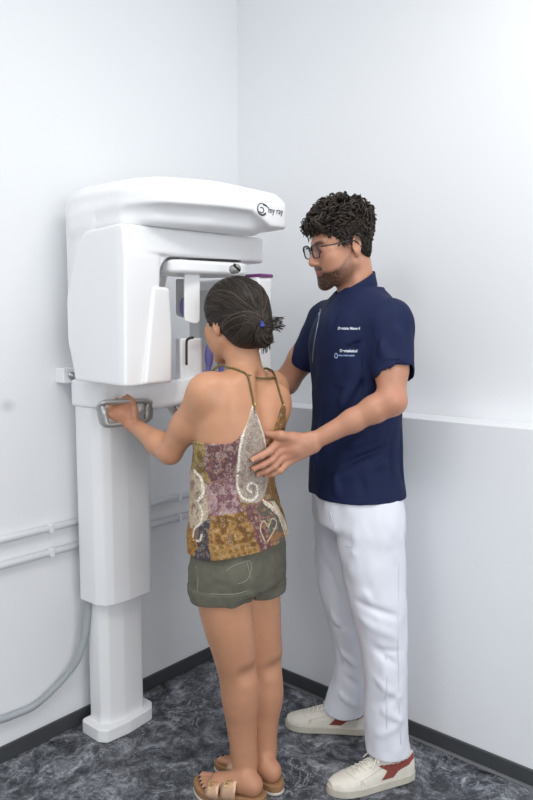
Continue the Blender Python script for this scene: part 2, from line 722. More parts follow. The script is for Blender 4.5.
def mesh_from(name, V, Q, material, parent=None, color=None):
    me = bpy.data.meshes.new(name)
    me.vertices.add(len(V))
    me.vertices.foreach_set('co', np.asarray(V, np.float32).ravel())
    me.loops.add(len(Q) * 4)
    me.loops.foreach_set('vertex_index', Q.astype(np.int32).ravel())
    me.polygons.add(len(Q))
    me.polygons.foreach_set('loop_start', np.arange(0, len(Q) * 4, 4, dtype=np.int32))
    me.update(calc_edges=True)
    me.validate()
    smooth(me)
    if color is not None:
        c = np.ones((len(V), 4), np.float32)
        c[:, :3] = np.clip(color, 0, 1)
        at = me.color_attributes.new('Col', 'FLOAT_COLOR', 'POINT')
        at.data.foreach_set('color', c.ravel())
    return link(name, me, material, parent)


def grow(name, shape, material, parent=None, h=0.004, it=1, color=None, lo=None, hi=None):
    b = shape.bounds() if lo is None else (lo, hi)
    V, Q = polygonise(shape, b[0], b[1], h)
    V = relax(V, Q, it)
    return mesh_from(name, V, Q, material, parent, color(V) if color else None)


# ------------------------------------------------------------------ the dental x-ray machine
mach = empty('dental_xray_machine', (1.43, 1.93, 0), 'tall white dental x-ray machine with a curved overhead arm, in front of the left wall', 'x-ray machine')

plan = round_poly([(1.315, 1.875), (1.57, 1.875), (1.57, 2.04), (1.315, 2.04)], [0.012, 0.03, 0.004, 0.004])
plan = round_poly([(1.332, 1.90), (1.35, 1.872), (1.44, 1.862), (1.545, 1.872), (1.572, 1.905), (1.572, 2.0), (1.332, 2.0)], 0.018, 4)
prism('base_plate', plan, 0, 0.048, M_white, mach, bevel=0.006)
plan = round_poly([(1.362, 1.925), (1.382, 1.897), (1.44, 1.888), (1.525, 1.895), (1.542, 1.925), (1.542, 1.99), (1.362, 1.99)], 0.014, 4)
prism('lower_column', plan, 0.04, 0.6, M_white, mach, bevel=0.003, seg=2)
plan = round_poly([(1.336, 1.900), (1.352, 1.868), (1.38, 1.856), (1.44, 1.850), (1.535, 1.856), (1.580, 1.900), (1.580, 1.998), (1.336, 1.998)], 0.020, 5)
slv = prism('column_sleeve', plan, 0.482, 1.20, M_white, mach, bevel=0.004, seg=2)

# wall bracket with its bolt
br_ = box('wall_bracket', (1.305, 2.000, 1.222), (1.40, 2.052, 1.272), M_white, mach, bevel=0.004)
m = Mesh()
m.tube([(1.333, 2.002, 1.247), (1.333, 1.994, 1.247)], 0.0125, 16)
m.tube([(1.333, 1.996, 1.247), (1.333, 1.987, 1.247)], 0.008, 6)
m.build('bolt', M_steel, br_)


def shelf(poly, z0, z1, r):
    return lambda p: sd_extrude(sd_poly(p[:, 0], p[:, 1], poly), p[:, 2], z0, z1, r)


# overhead arm: leaves the wall, bends and runs on along +x above the patient
arm_plan = round_poly([(1.318, 1.985), (1.272, 1.86), (1.246, 1.60), (1.285, 1.495), (1.45, 1.410), (1.685, 1.372), (1.706, 1.392), (1.72, 1.50), (1.65, 1.62), (1.585, 1.78), (1.585, 1.985)],
                      [0.01, 0.1, 0.12, 0.12, 0.3, 0.012, 0.012, 0.05, 0.1, 0.1, 0.01], 5)
sh = Shape()


def overhead(p):
    d2 = sd_poly(p[:, 0], p[:, 1], arm_plan)
    x, y, z = p.T
    # underside: thin where the rotor hangs, deep at the free end and at the wall
    zb = 1.742 - 0.038 * np.clip((x - 1.56) / 0.07, 0, 1) - 0.32 * np.clip((y - 1.74) / 0.12, 0, 1) * (x < 1.6)
    ztop = 1.822 - 0.010 * np.clip((x - 1.45) / 0.25, 0, 1) + 0.018 * np.clip((y - 1.6) / 0.35, 0, 1)
    zc = z
    dz = np.maximum(zc - ztop, (zb - z) * 0.7)
    r = 0.006
    q1, q2 = d2 + r, dz + r
    d = np.minimum(np.maximum(q1, q2), 0) + np.sqrt(np.maximum(q1, 0) ** 2 + np.maximum(q2, 0) ** 2) - r
    # sloping top shoulder
    ch = (d2 + 0.034 + (z - ztop)) * 0.7071
    return smax(d, ch, 0.008)


sh.fn(overhead, (1.22, 1.34, 1.35), (1.76, 2.0, 1.85), k=0.0)
# swollen hub under the arm that carries the rotor
hub = round_poly([(1.285, 1.93), (1.262, 1.80), (1.256, 1.62), (1.30, 1.535), (1.45, 1.455), (1.60, 1.425), (1.67, 1.46), (1.62, 1.65), (1.52, 1.93)], 0.05, 5)
sh.fn(shelf(hub, 1.690, 1.76, 0.02), (1.25, 1.4, 1.68), (1.7, 1.95, 1.76), k=0.03)
oa = grow('overhead_arm', sh, M_white, mach, h=0.004, it=2)

# maker's mark on the front of the free end
d0 = np.array([1.0, -0.162, 0.0]); d0 /= np.linalg.norm(d0)
n0 = np.array([-0.162, -1.0, 0.0]); n0 /= np.linalg.norm(n0)


def flat_text(name, body, size, org, xdir, nrm, material, parent, depth=0.0004, align='LEFT', sx=1.0):
    cu = bpy.data.curves.new(name, 'FONT')
    cu.body = body
    cu.size = size
    cu.extrude = depth
    cu.align_x = align
    o = bpy.data.objects.new(name, cu)
    COL.objects.link(o)
    dg = bpy.context.evaluated_depsgraph_get()
    me = bpy.data.meshes.new_from_object(o.evaluated_get(dg))
    bpy.data.objects.remove(o)
    xd = Vector(xdir).normalized()
    zn = Vector(nrm).normalized()
    yd = zn.cross(xd)
    M = Matrix((xd * sx, yd, zn)).transposed().to_4x4()
    M.translation = Vector(org)
    me.transform(M)
    me.name = name
    return link(name, me, material, parent)


def front(x, z, out=0.0):
    """a point on the front face of the overhead arm"""
    y = 1.410 + (x - 1.45) * (1.372 - 1.410) / (1.685 - 1.45)
    return np.array([x, y, z]) + n0 * out


lg = Mesh()
cx, cz = 1.592, 1.752
ring = [front(cx + 0.017 * math.cos(a), cz + 0.017 * math.sin(a), 0.001) for a in np.linspace(0.9, 5.6, 26)]
lg.tube(ring, np.linspace(0.0008, 0.0028, 26), 6)
ring = [front(cx - 0.002 + 0.008 * math.cos(a), cz - 0.003 + 0.008 * math.sin(a), 0.001) for a in np.linspace(-2.6, 2.2, 16)]
lg.tube(ring, 0.0014, 6)
swp = [front(cx + 0.004 + t * 0.022, cz + 0.014 - 0.010 * t * t, 0.001) for t in np.linspace(0, 1, 10)]
lg.tube(swp, np.linspace(0.003, 0.0008, 10), 6)
em = lg.build('emblem', M_logo, oa)
flat_text('lettering', 'my ray', 0.026, front(1.615, 1.744, 0.0012), d0, n0, M_logo, oa, sx=0.82)

# rotor: the C-shaped arm with the tube head at one end and the sensor at the other
sh = Shape()
blk = round_poly([(1.575, 1.238), (1.565, 1.60), (1.572, 1.690), (1.80, 1.690), (1.86, 1.64), (1.925, 1.50), (1.925, 1.36), (1.885, 1.238)], [0.006, 0.1, 0.02, 0.05, 0.06, 0.08, 0.08, 0.008], 5)


def tube_head(p):
    d = sd_extrude(sd_poly(p[:, 1], p[:, 2], blk), p[:, 0], 1.218, 1.352, 0.008)
    # left face leans in towards the back
    return smax(d, (1.222 + 0.05 * np.clip((p[:, 1] - 1.60) / 0.3, 0, 1) - p[:, 0]), 0.01)


sh.fn(tube_head, (1.2, 1.55, 1.23), (1.37, 1.93, 1.72), k=0)
bar = round_poly([(1.25, 1.573), (1.42, 1.550), (1.72, 1.495), (1.75, 1.52), (1.755, 1.62), (1.66, 1.70), (1.30, 1.74)], [0.01, 0.3, 0.012, 0.02, 0.05, 0.1, 0.02], 5)


def bar_fn(p):
    d2 = sd_poly(p[:, 0], p[:, 1], bar)
    zt = 1.690
    return sd_extrude(d2, p[:, 2] + 0.0 * p[:, 0], 1.612, zt, 0.010)


sh.fn(bar_fn, (1.24, 1.45, 1.60), (1.83, 1.75, 1.72), k=0.004)
# quarter-round between head and bar
sh.fn(lambda p: np.maximum(np.maximum(np.abs(p[:, 1] - 1.655) - 0.085, np.maximum(p[:, 0] - 1.42, 1.54 - p[:, 2])), np.maximum(1.30 - p[:, 0], np.maximum(p[:, 2] - 1.66, 0.062 - np.hypot(p[:, 0] - 1.414, p[:, 2] - 1.552)))),
      (1.3, 1.57, 1.54), (1.42, 1.74, 1.66), k=0.004)
rotor = grow('rotor_arm', sh, M_white, mach, h=0.0035, it=2)
# cover of the tube window, lower and prouder than the arch
cov = round_poly([(1.285, 1.242), (1.322, 1.524), (1.384, 1.520), (1.392, 1.40), (1.388, 1.242)], [0.004, 0.012, 0.008, 0.05, 0.004], 4)
sh = Shape()
sh.fn(lambda p: sd_extrude(sd_poly(p[:, 0], p[:, 2], cov), p[:, 1], 1.562, 1.80, 0.008), (1.28, 1.55, 1.24), (1.40, 1.81, 1.53), k=0)
grow('tube_cover', sh, M_white, rotor, h=0.0035, it=1)
# slotted inner plate and pin inside the arch
box('inner_plate', (1.352, 1.60, 1.52), (1.358, 1.74, 1.612), M_offwhite, rotor, bevel=0.002)
m = Mesh()
for y in (1.625, 1.65, 1.675):
    m.tube([(1.36, y, 1.535), (1.36, y, 1.575)], 0.003, 6)
m.build('slot', M_dark, rotor)
m = Mesh()
m.tube([(1.35, 1.605, 1.583), (1.386, 1.605, 1.583)], 0.004, 10)
m.tube([(1.384, 1.605, 1.583), (1.390, 1.605, 1.583)], 0.006, 10)
m.build('pin', M_grey, rotor)
# sensor housing at the far end of the bar
sh = Shape()
det = round_poly([(1.675, 1.475), (1.735, 1.465), (1.755, 1.60), (1.755, 1.80), (1.675, 1.80)], 0.012, 4)
sh.fn(shelf(det, 1.13, 1.565, 0.012), (1.66, 1.45, 1.13), (1.77, 1.81, 1.565), k=0)
sens = grow('sensor_housing', sh, M_white, rotor, h=0.004, it=1)
box('sensor_window', (1.671, 1.515, 1.18), (1.6755, 1.74, 1.53), M_offwhite, sens, bevel=0.002)
box('sensor_edge', (1.68, 1.468, 1.564), (1.74, 1.60, 1.574), M_plum, sens, bevel=0.002)

# head support hanging under the bar
hs = prism('head_support', round_poly([(1.385, 1.565), (1.41, 1.535), (1.60, 1.475), (1.64, 1.485), (1.65, 1.60), (1.58, 1.68), (1.40, 1.68)], 0.025, 5), 1.563, 1.603, M_white, mach, bevel=0.012, seg=4)
m = Mesh()
m.tube(spline([(1.415, 1.5445, 1.604), (1.50, 1.515, 1.606), (1.60, 1.482, 1.607)], 12), [0.001] + [0.004] * 10 + [0.003], 6)
m.build('slot', M_dark, hs)
# the post that joins it to the rotor axis
prism('support_post', round_poly([(1.46, 1.60), (1.58, 1.585), (1.58, 1.66), (1.46, 1.675)], 0.03, 4), 1.59, 1.64, M_offwhite, hs, bevel=0.004)
m = Mesh()
kx = VP(235, 269, 2.075)
kd = np.array([-0.3, -0.95, 0.05])
m.tube([kx + kd * -0.012, kx + kd * 0.012], 0.0135, 16)
knob = m.build('knob', M_grey, hs)
m = Mesh()
m.tube([kx + kd * 0.012 + np.array([-0.011, 0, 0.008]), kx + kd * 0.014 + np.array([0.010, 0, -0.006])], 0.0035, 8)
m.ball(kx + kd * 0.012 + np.array([-0.010, 0.0, 0.009]), 0.005, 8, 6)
m.build('knob_lever', M_dark, knob)

# the two temple clamps
def blade(name, px0, px1, py0, py1, H0, thick, material, parent):
    a, b = VP(px0, py0, H0), VP(px1, py0, H0 + 0.01)
    c, d = VP(px1, py1, H0 + 0.01), VP(px0, py1 - 4, H0)
    mid = (a + b) / 2
    nrm = np.cross(b - a, c - a); nrm /= np.linalg.norm(nrm)
    U = (b - a) / np.linalg.norm(b - a)
    W = np.cross(nrm, U)
    pts = round_poly([((q - mid) @ U, (q - mid) @ W) for q in (a, b, c, d)], [0.004, 0.004, 0.016, 0.012], 5)
    bm = bmesh.new()
    lo = [bm.verts.new(mid + U * p[0] + W * p[1]) for p in pts]
    hi = [bm.verts.new(mid + U * p[0] + W * p[1] + nrm * thick) for p in pts]
    bm.faces.new(lo); bm.faces.new(hi[::-1])
    for i in range(len(pts)):
        bm.faces.new([lo[i], lo[i - 1], hi[i - 1], hi[i]])
    return from_bm(name, bm, material, parent, bevel=0.003)


cl = blade('temple_clamp', 184, 200, 272, 325, 2.12, 0.014, M_white, mach)
cl2 = blade('temple_clamp', 176.5, 186, 279, 319, 2.22, 0.012, M_offwhite, mach)
m = Mesh()
m.ball(VP(183.5, 307, 2.205), (0.012, 0.012, 0.03), 12, 8)
m.build('pad', M_purple, cl2)
m = Mesh()
q = VP(190, 273, 2.115)
m.add(*tube_arrays([q + np.array([-0.03, 0.02, 0.004]), q + np.array([0.0, 0, 0.006]), q + np.array([0.022, -0.012, 0.002])], 0.003, 6))
m.build('hinge_slot', M_dark, cl)

# patient support: collar on the column, curved shelf, chin rest, bite hook, hand grips
sh = Shape()
col_ = round_poly([(1.328, 1.90), (1.338, 1.83), (1.375, 1.800), (1.52, 1.790), (1.60, 1.83), (1.60, 2.0), (1.328, 2.0)], [0.02, 0.03, 0.05, 0.05, 0.03, 0.01, 0.01], 5)
sh.fn(shelf(col_, 1.145, 1.236, 0.010), (1.30, 1.77, 1.14), (1.61, 2.02, 1.24), k=0)
ext = round_poly([(1.38, 1.85), (1.40, 1.70), (1.43, 1.56), (1.46, 1.525), (1.54, 1.525), (1.565, 1.56), (1.58, 1.85)], [0.02, 0.15, 0.05, 0.02, 0.02, 0.03, 0.02], 5)
sh.fn(lambda p: sd_extrude(sd_poly(p[:, 0], p[:, 1], ext), p[:, 2] - 0.10 * np.clip((1.74 - p[:, 1]) / 0.2, 0, 1) ** 1.5 * 0.35, 1.145, 1.228, 0.014), (1.37, 1.51, 1.13), (1.59, 1.86, 1.30), k=0.02)
ps = grow('patient_support', sh, M_white, mach, h=0.004, it=2)
chn = VP(187.5, 361, 2.155)
neck_ = VP(189, 386, 2.16)
m = Mesh()
m.tube([neck_ - np.array([0, 0, 0.06]), neck_ + np.array([0, 0, 0.02])], [0.034, 0.030], 20)
m.build('chin_post', M_offwhite, ps)
sh = Shape()
A_ = rotm(math.radians(-28))
cpt = VP(189, 360, 2.17)
def chinbox(p):
    q = (p - cpt) @ A_
    b = np.abs(q) - np.array([0.030, 0.022, 0.062])
    return np.linalg.norm(np.maximum(b, 0), axis=1) + np.minimum(b.max(1), 0) - 0.006
sh.fn(chinbox, cpt - 0.075, cpt + 0.075, k=0)
cr = grow('chin_rest', sh, M_white, ps, h=0.0035, it=1)
m = Mesh()
hk = [VP(186.5, 365, 2.115), VP(186.5, 350, 2.115), VP(186.8, 341, 2.115), VP(189, 338.5, 2.115), VP(193.5, 337.5, 2.12)]
m.tube(spline(hk, 24), 0.0038, 8)
m.build('bite_hook', M_dark, cr)
for (px, py, H, s) in ((209, 356, 2.19, 1.0), (221, 361, 2.27, 0.9)):
    m = Mesh()
    m.ball(VP(px, py, H), (0.011 * s, 0.014 * s, 0.040 * s), 14, 10, rotm(0.5))
    m.tube([VP(px, py + 8, H), VP(px - 3, py + 30, H + 0.02)], 0.008, 10)
    m.build('chin_pad', M_purple, ps)
bpl = VP(213, 374, 2.24)
box('pad_rail', tuple(bpl - np.array([0.05, 0.05, 0.05])), tuple(bpl + np.array([0.05, 0.05, 0.0])), M_white, ps, bevel=0.008)


def grip(pts, name='hand_grip'):
    P = spline(list(pts) + [pts[0]], 60)[:-1]
    m = Mesh()
    m.tube(P, 0.0068, 10, closed=True, flat=1.9, up=(0.5, 0.87, 0.05))
    return m.build(name, M_grey, ps)


def loop(c4):
    """closed rounded band through four corners"""
    out = []
    c4 = [np.array(c) for c in c4]
    for i, c in enumerate(c4):
        a, b = c4[i - 1], c4[(i + 1) % 4]
        for t in np.linspace(0, 1, 5):
            p0, p1 = c + (a - c) * 0.16, c + (b - c) * 0.16
            out.append((1 - t) ** 2 * p0 + 2 * t * (1 - t) * c + t * t * p1)
        out.append(c * 0.5 + b * 0.5)
    return out


def band(pts, name, w, t, nrm):
    m = Mesh()
    m.tube(pts, t, 10, closed=True, flat=w / t, up=nrm)
    return m.build(name, M_grey, ps)


gl = loop([VP(100, 402.5, 2.075), VP(149, 401, 2.16), VP(148, 421, 2.165), VP(105, 426, 2.085)])
g1 = band(gl, 'hand_grip', 0.015, 0.0085, (0.15, 0.3, 0.94))
m = Mesh()
m.tube([VP(138, 409, 2.15), VP(138, 406, 2.30)], 0.012, 12)
m.build('grip_bracket', M_white, g1)
gr = loop([VP(168, 401, 2.14), VP(206, 396, 2.22), VP(206, 410, 2.225), VP(176, 415, 2.15)])
g2 = band(gr, 'hand_grip', 0.015, 0.0085, (0.15, 0.3, 0.94))
m = Mesh()
m.tube([VP(196, 404, 2.2), VP(196, 400, 2.30)], 0.012, 12)
m.build('grip_bracket', M_white, g2)

# corrugated hose from the sleeve down along the wall
hp = spline([(1.356, 1.965, 0.50), (1.354, 1.97, 0.44), (1.347, 1.99, 0.33), (1.315, 2.015, 0.235), (1.20, 2.035, 0.155), (1.10, 2.035, 0.150), (1.0, 2.035, 0.165), (0.80, 2.035, 0.215), (0.4, 2.035, 0.23), (0.0, 2.035, 0.19), (-0.5, 2.035, 0.12), (-1.0, 2.03, 0.03)], 900)
rad = 0.0105 + 0.0019 * np.sign(np.sin(np.arange(900) * 1.57))
m = Mesh()
m.tube(hp, rad, 12)
hose = m.build('flexible_hose', M_hose, mach)
tag(hose, 'grey corrugated hose curving from the column sleeve down along the left wall')


# ------------------------------------------------------------------ figures: shared pieces
def heading(a):
    """ahead, left, up axes of a figure that faces the heading a"""
    return np.array([math.cos(a), math.sin(a), 0]), np.array([-math.sin(a), math.cos(a), 0]), np.array([0, 0, 1.0])


class Loft:
    """elliptical rows stacked upward; row = (centre, half width, half depth, facing heading)"""
    def __init__(self, rows, power=2.0):
        rows = sorted(rows, key=lambda r: r[0][2])
        z = np.array([r[0][2] for r in rows])
        T = np.array([[*r[0][:2], r[1], r[2], r[3]] for r in rows])
        n = 240
        zz = np.linspace(z[0], z[-1], n)
        m = np.gradient(T, z, axis=0)
        i = np.clip(np.searchsorted(z, zz) - 1, 0, len(z) - 2)
        h = (z[i + 1] - z[i])[:, None]
        t = ((zz - z[i])[:, None]) / h
        self.T = (2 * t ** 3 - 3 * t ** 2 + 1) * T[i] + (t ** 3 - 2 * t ** 2 + t) * h * m[i] + (-2 * t ** 3 + 3 * t ** 2) * T[i + 1] + (t ** 3 - t ** 2) * h * m[i + 1]
        self.z = zz
        self.pw = power
        mx = max(T[:, 2].max(), T[:, 3].max())
        self.lo = np.array([T[:, 0].min() - mx, T[:, 1].min() - mx, z[0]])
        self.hi = np.array([T[:, 0].max() + mx, T[:, 1].max() + mx, z[-1]])

    def at(self, z):
        return [np.interp(z, self.z, self.T[:, k]) for k in range(5)]

    def uv(self, p):
        cx, cy, a, b, yw = self.at(p[:, 2])
        dx, dy = p[:, 0] - cx, p[:, 1] - cy
        c, s = np.cos(yw), np.sin(yw)
        return dx * s - dy * c, dx * c + dy * s, a, b        # to its right, ahead

    def f(self, grow=0.0, cap=0.02, zlo=None, zhi=None):
        z0, z1 = self.z[0] if zlo is None else zlo, self.z[-1] if zhi is None else zhi

        def fn(p):
            u, v, a, b = self.uv(p)
            a, b = a + grow, b + grow
            if self.pw == 2.0:
                k0 = np.sqrt((u / a) ** 2 + (v / b) ** 2)
                k1 = np.sqrt((u / a ** 2) ** 2 + (v / b ** 2) ** 2) + 1e-9
                d = k0 * (k0 - 1) / k1
            else:
                q = self.pw
                k0 = ((np.abs(u) / a) ** q + (np.abs(v) / b) ** q) ** (1 / q)
                d = (k0 - 1) * np.minimum(a, b)
            d = smax(d, p[:, 2] - z1, cap)
            return smax(d, z0 - p[:, 2], cap)
        return fn

    def put(self, S_, grow=0.0, cap=0.02, k=0.02, zlo=None, zhi=None, op='+'):
        return S_.fn(self.f(grow, cap, zlo, zhi), self.lo - grow, self.hi + grow, k, op)


def trace(fn, px, py, H0=1.5, H1=2.9):
    """first point of a surface along a line of sight"""
    Hs = np.arange(H0, H1, 0.004)
    P = np.array([VP(px, py, h) for h in Hs])
    d = np.concatenate([fn(P[i:i + 40]) for i in range(0, len(P), 40)])
    k = np.argmax(d < 0)
    if not d[k] < 0:
        return None
    t = d[k - 1] / (d[k - 1] - d[k])
    return P[k - 1] + (P[k] - P[k - 1]) * t


def normal(fn, p, e=0.002):
    q = np.array([p + e * np.eye(3)[i] * s for i in range(3) for s in (1, -1)])
    d = fn(q)
    g = np.array([d[0] - d[1], d[2] - d[3], d[4] - d[5]])
    return g / (np.linalg.norm(g) + 1e-12)


def head_volumes(S_, c, R, s, male=True, neck=None):
    """skull, face and ears in the head's own axes (x right, y ahead, z up); c = midpoint between the ears"""
    P = lambda x, y, z: c + R @ (np.array([x, y, z]) * s)
    E = lambda ctr, r, k=0.012, op='+', rot=None: S_.ell(P(*ctr), np.array(r) * s, R if rot is None else R @ rot, k * s, op)
    C = lambda a, b, r1, r2, k=0.012, op='+': S_.cone(P(*a), P(*b), r1 * s, r2 * s, k * s, op)
    w = 1.0 if male else 0.95
    E((0, -0.012, 0.038), (0.075, 0.096, 0.080), 0.01)
    E((0, 0.022, -0.02), (0.062 * w, 0.070, 0.088), 0.03)
    for q in (-1, 1):
        C((q * 0.056 * w, -0.002, -0.050), (q * 0.020, 0.072, -0.098), 0.016 * w, 0.016, 0.025)
        E((q * 0.043, 0.058, -0.018), (0.024, 0.024, 0.020), 0.02)                     # cheek bone
        E((q * 0.036, 0.050, -0.046), (0.026, 0.034, 0.034), 0.03)
        C((q * 0.042, 0.070, 0.023), (q * 0.010, 0.083, 0.019), 0.009, 0.010, 0.015)   # brow
    E((0, 0.080, -0.104), (0.022 * w, 0.016, 0.016), 0.02)                             # chin
    E((0, 0.072, -0.070), (0.030, 0.020, 0.026), 0.02)                                 # muzzle
    C((0, 0.087, 0.016), (0, 0.107, -0.029), 0.0075, 0.0100, 0.012)                     # nose bridge
    E((0, 0.105, -0.033), (0.0110, 0.0115, 0.0095), 0.006)
    for q in (-1, 1):
        E((q * 0.0115, 0.097, -0.036), (0.0085, 0.0115, 0.0075), 0.006)
        E((q * 0.031, 0.092, 0.003), (0.0165, 0.013, 0.0105), 0.014, '-')              # eye socket
        E((q * 0.031, 0.0745, 0.003), (0.0135, 0.0125, 0.0125), 0.004)                 # closed-in eye mass
        C((q * 0.043, 0.079, 0.0055), (q * 0.020, 0.0835, 0.0070), 0.0030, 0.0032, 0.004)   # upper lid
        C((q * 0.042, 0.0785, -0.0035), (q * 0.020, 0.0815, -0.0035), 0.0022, 0.0022, 0.004)
    # lips
    C((-0.022, 0.084, -0.0655), (-0.004, 0.0935, -0.0615), 0.0030, 0.0046, 0.005)
    C((0.022, 0.084, -0.0655), (0.004, 0.0935, -0.0615), 0.0030, 0.0046, 0.005)
    C((-0.018, 0.085, -0.0695), (0.0, 0.0930, -0.0730), 0.0035, 0.0056, 0.005)
    C((0.018, 0.085, -0.0695), (0.0, 0.0930, -0.0730), 0.0035, 0.0056, 0.005)
    C((-0.024, 0.0895, -0.0672), (0.024, 0.0895, -0.0672), 0.0012, 0.0012, 0.003, '-')
    for q in (-1, 1):                                                                  # ears
        ro = rotm(q * -0.35, 0.18, 0)
        E((q * 0.0775, -0.014, -0.002), (0.0075, 0.0175, 0.031), 0.006, '+', ro)
        E((q * 0.0745, -0.010, -0.030), (0.0065, 0.0085, 0.0095), 0.006)
        E((q * 0.0850, -0.008, -0.001), (0.0055, 0.0095, 0.0165), 0.006, '-', ro)
        C((q * 0.0735, 0.000, -0.010), (q * 0.0735, 0.000, -0.002), 0.004, 0.004, 0.005)


def fingers(S_, chains, rs, k=0.004):
    for pts, r in zip(chains, rs):
        n = len(pts)
        S_.chain(pts, np.linspace(r, r * 0.78, n), k)


# ------------------------------------------------------------------ figure materials
M_skin = mat('skin', (0.6, 0.4, 0.3), 0.42, attr='Col', bump=(260, 0.12, 0.0012), sss=0.12, vary=(24, 0.05), spec=0.4)
M_hairw = mat('dark_brown_hair', (0.022, 0.016, 0.012), 0.45, attr='Col', vary=(60, 0.15), spec=0.3)
M_print = mat('printed_fabric', (0.5, 0.4, 0.3), 0.72, attr='Col', vary=(190, 0.42), bump=(500, 0.25, 0.001), spec=0.2)
M_strap = mat('olive_fabric_strap', srgb(112, 98, 58), 0.6, vary=(90, 0.3))
M_olive = mat('olive_grey_cotton', srgb(100, 98, 86), 0.82, vary=(38, 0.10), bump=(420, 0.4, 0.0012), spec=0.2)
M_stitch = mat('pale_stitching', srgb(140, 138, 122), 0.8, vary=(60, 0.05))
M_cork = mat('cork', srgb(150, 112, 78), 0.8, vary=(160, 0.22), bump=(300, 0.4, 0.001))
M_outsole = mat('pale_rubber', srgb(205, 198, 186), 0.7, vary=(40, 0.05))
M_rose = mat('rose_gold_leather', srgb(196, 160, 132), 0.34, metal=0.35, vary=(70, 0.08))
M_buckle = mat('gold_buckle', srgb(205, 175, 120), 0.25, metal=0.8, vary=(70, 0.05))
M_nail = mat('dark_nail_varnish', (0.012, 0.008, 0.014), 0.2, vary=(70, 0.1))
M_tie = mat('blue_elastic', srgb(58, 62, 140), 0.6, vary=(80, 0.1))
M_eyew = mat('eye_white', (0.75, 0.73, 0.70), 0.15, vary=(80, 0.02))
M_iris = mat('brown_iris', (0.03, 0.016, 0.008), 0.1, vary=(200, 0.2))


def eyes(c, R, s, parent):
    for q in (-1, 1):
        m = Mesh()
        ctr = c + R @ (np.array([q * 0.031, 0.0735, 0.0020]) * s)
        m.ball(ctr, 0.0122 * s, 16, 12)
        e = m.build('eye', M_eyew, parent)
        m = Mesh()
        ax = R @ np.array([0, 1.0, -0.12])
        m.ball(ctr + ax * 0.0090 * s, 0.0058 * s, 12, 8)
        m.build('iris', M_iris, e)


# ------------------------------------------------------------------ the patient
W_ = empty('person', (1.53, 1.32, 0), 'woman in patchwork print camisole and olive shorts, back turned, gripping the machine', 'person')
hw = YAW + math.radians(47)                     # she faces the wall, a little away from the lens
wa, wl, wu = heading(hw)
wrows = [(VP(243, 384, 2.015), 0.120, 0.060, hw), (VP(242, 394, 2.01), 0.148, 0.082, hw), (VP(241.5, 408, 2.005), 0.152, 0.094, hw),
         (VP(240, 430, 2.0), 0.146, 0.102, hw), (VP(236.5, 455, 2.0), 0.134, 0.100, hw), (VP(232.5, 478, 2.01), 0.129, 0.098, hw),
         (VP(235, 500, 2.02), 0.138, 0.104, hw), (VP(238, 525, 2.03), 0.148, 0.110, hw), (VP(239.5, 548, 2.04), 0.154, 0.114, hw),
         (VP(238.5, 570, 2.04), 0.156, 0.116, hw), (VP(238, 592, 2.04), 0.150, 0.108, hw)]
wl_t = Loft(wrows)
wS = Shape()
wl_t.put(wS, 0, 0.03, 0.0, zlo=VP(238, 566, 2.04)[2])
hwc = hw - math.radians(7)
WR = rotm(hwc - math.pi / 2, math.radians(-6), math.radians(-2))
wc = VP(235, 322, 2.03)
ws = 0.955
# neck, shoulders
nb = VP(246, 378, 2.0)
wS.cone(VP(240, 342, 2.02), nb, 0.049, 0.052, 0.02)
wS.cone(nb + wu * -0.01, VP(216, 387, 1.93), 0.040, 0.038, 0.03)
wS.cone(nb + wu * -0.01, VP(270, 386, 2.10), 0.040, 0.038, 0.03)
wS.ell(VP(243, 392, 1.95), (0.055, 0.03, 0.05), rotm(hw - math.pi / 2), 0.04)
# left arm
sL, eL, wrL = VP(206, 393, 1.925), VP(170, 452, 2.005), VP(133, 424, 2.12)
wS.ell(sL + np.array([0, 0, -0.005]), (0.050, 0.050, 0.056), None, 0.03)
wS.cone(sL, sL * 0.45 + eL * 0.55, 0.046, 0.0415, 0.03)
wS.cone(sL * 0.45 + eL * 0.55, eL, 0.0415, 0.034, 0.02)
wS.cone(eL, eL * 0.70 + wrL * 0.30, 0.0345, 0.0345, 0.015)
wS.cone(eL * 0.70 + wrL * 0.30, wrL, 0.0345, 0.0215, 0.02)
# right arm, hidden by her body, on the far grip
sR, eR, wrR = VP(272, 389, 2.10), VP(238, 450, 2.20), VP(204, 420, 2.24)
wS.ell(sR + np.array([0, 0, -0.005]), (0.048, 0.048, 0.054), None, 0.03)
wS.cone(sR, eR, 0.044, 0.034, 0.02)
wS.cone(eR, wrR, 0.034, 0.022, 0.015)
# shoulder blades, spine
for u, px, py in ((-1, 236, 402), (1, 277, 402)):
    pass
wS.ell(VP(238, 405, 1.935), (0.045, 0.022, 0.06), rotm(hw - math.pi / 2 + 0.25), 0.04)
wS.ell(VP(279, 404, 2.02), (0.040, 0.022, 0.055), rotm(hw - math.pi / 2 - 0.25), 0.04)
spine = []
for py in (378, 395, 412, 430, 450, 470):
    z = VP(240, py, 2.0)[2]
    cx, cy, a, b, yw = [float(np.ravel(q)[0]) for q in wl_t.at(np.array([z]))]
    spine.append(np.array([cx, cy, z]) - wa * (b + 0.010))
wS.chain(spine, [0.010] * 6, 0.035, '-')
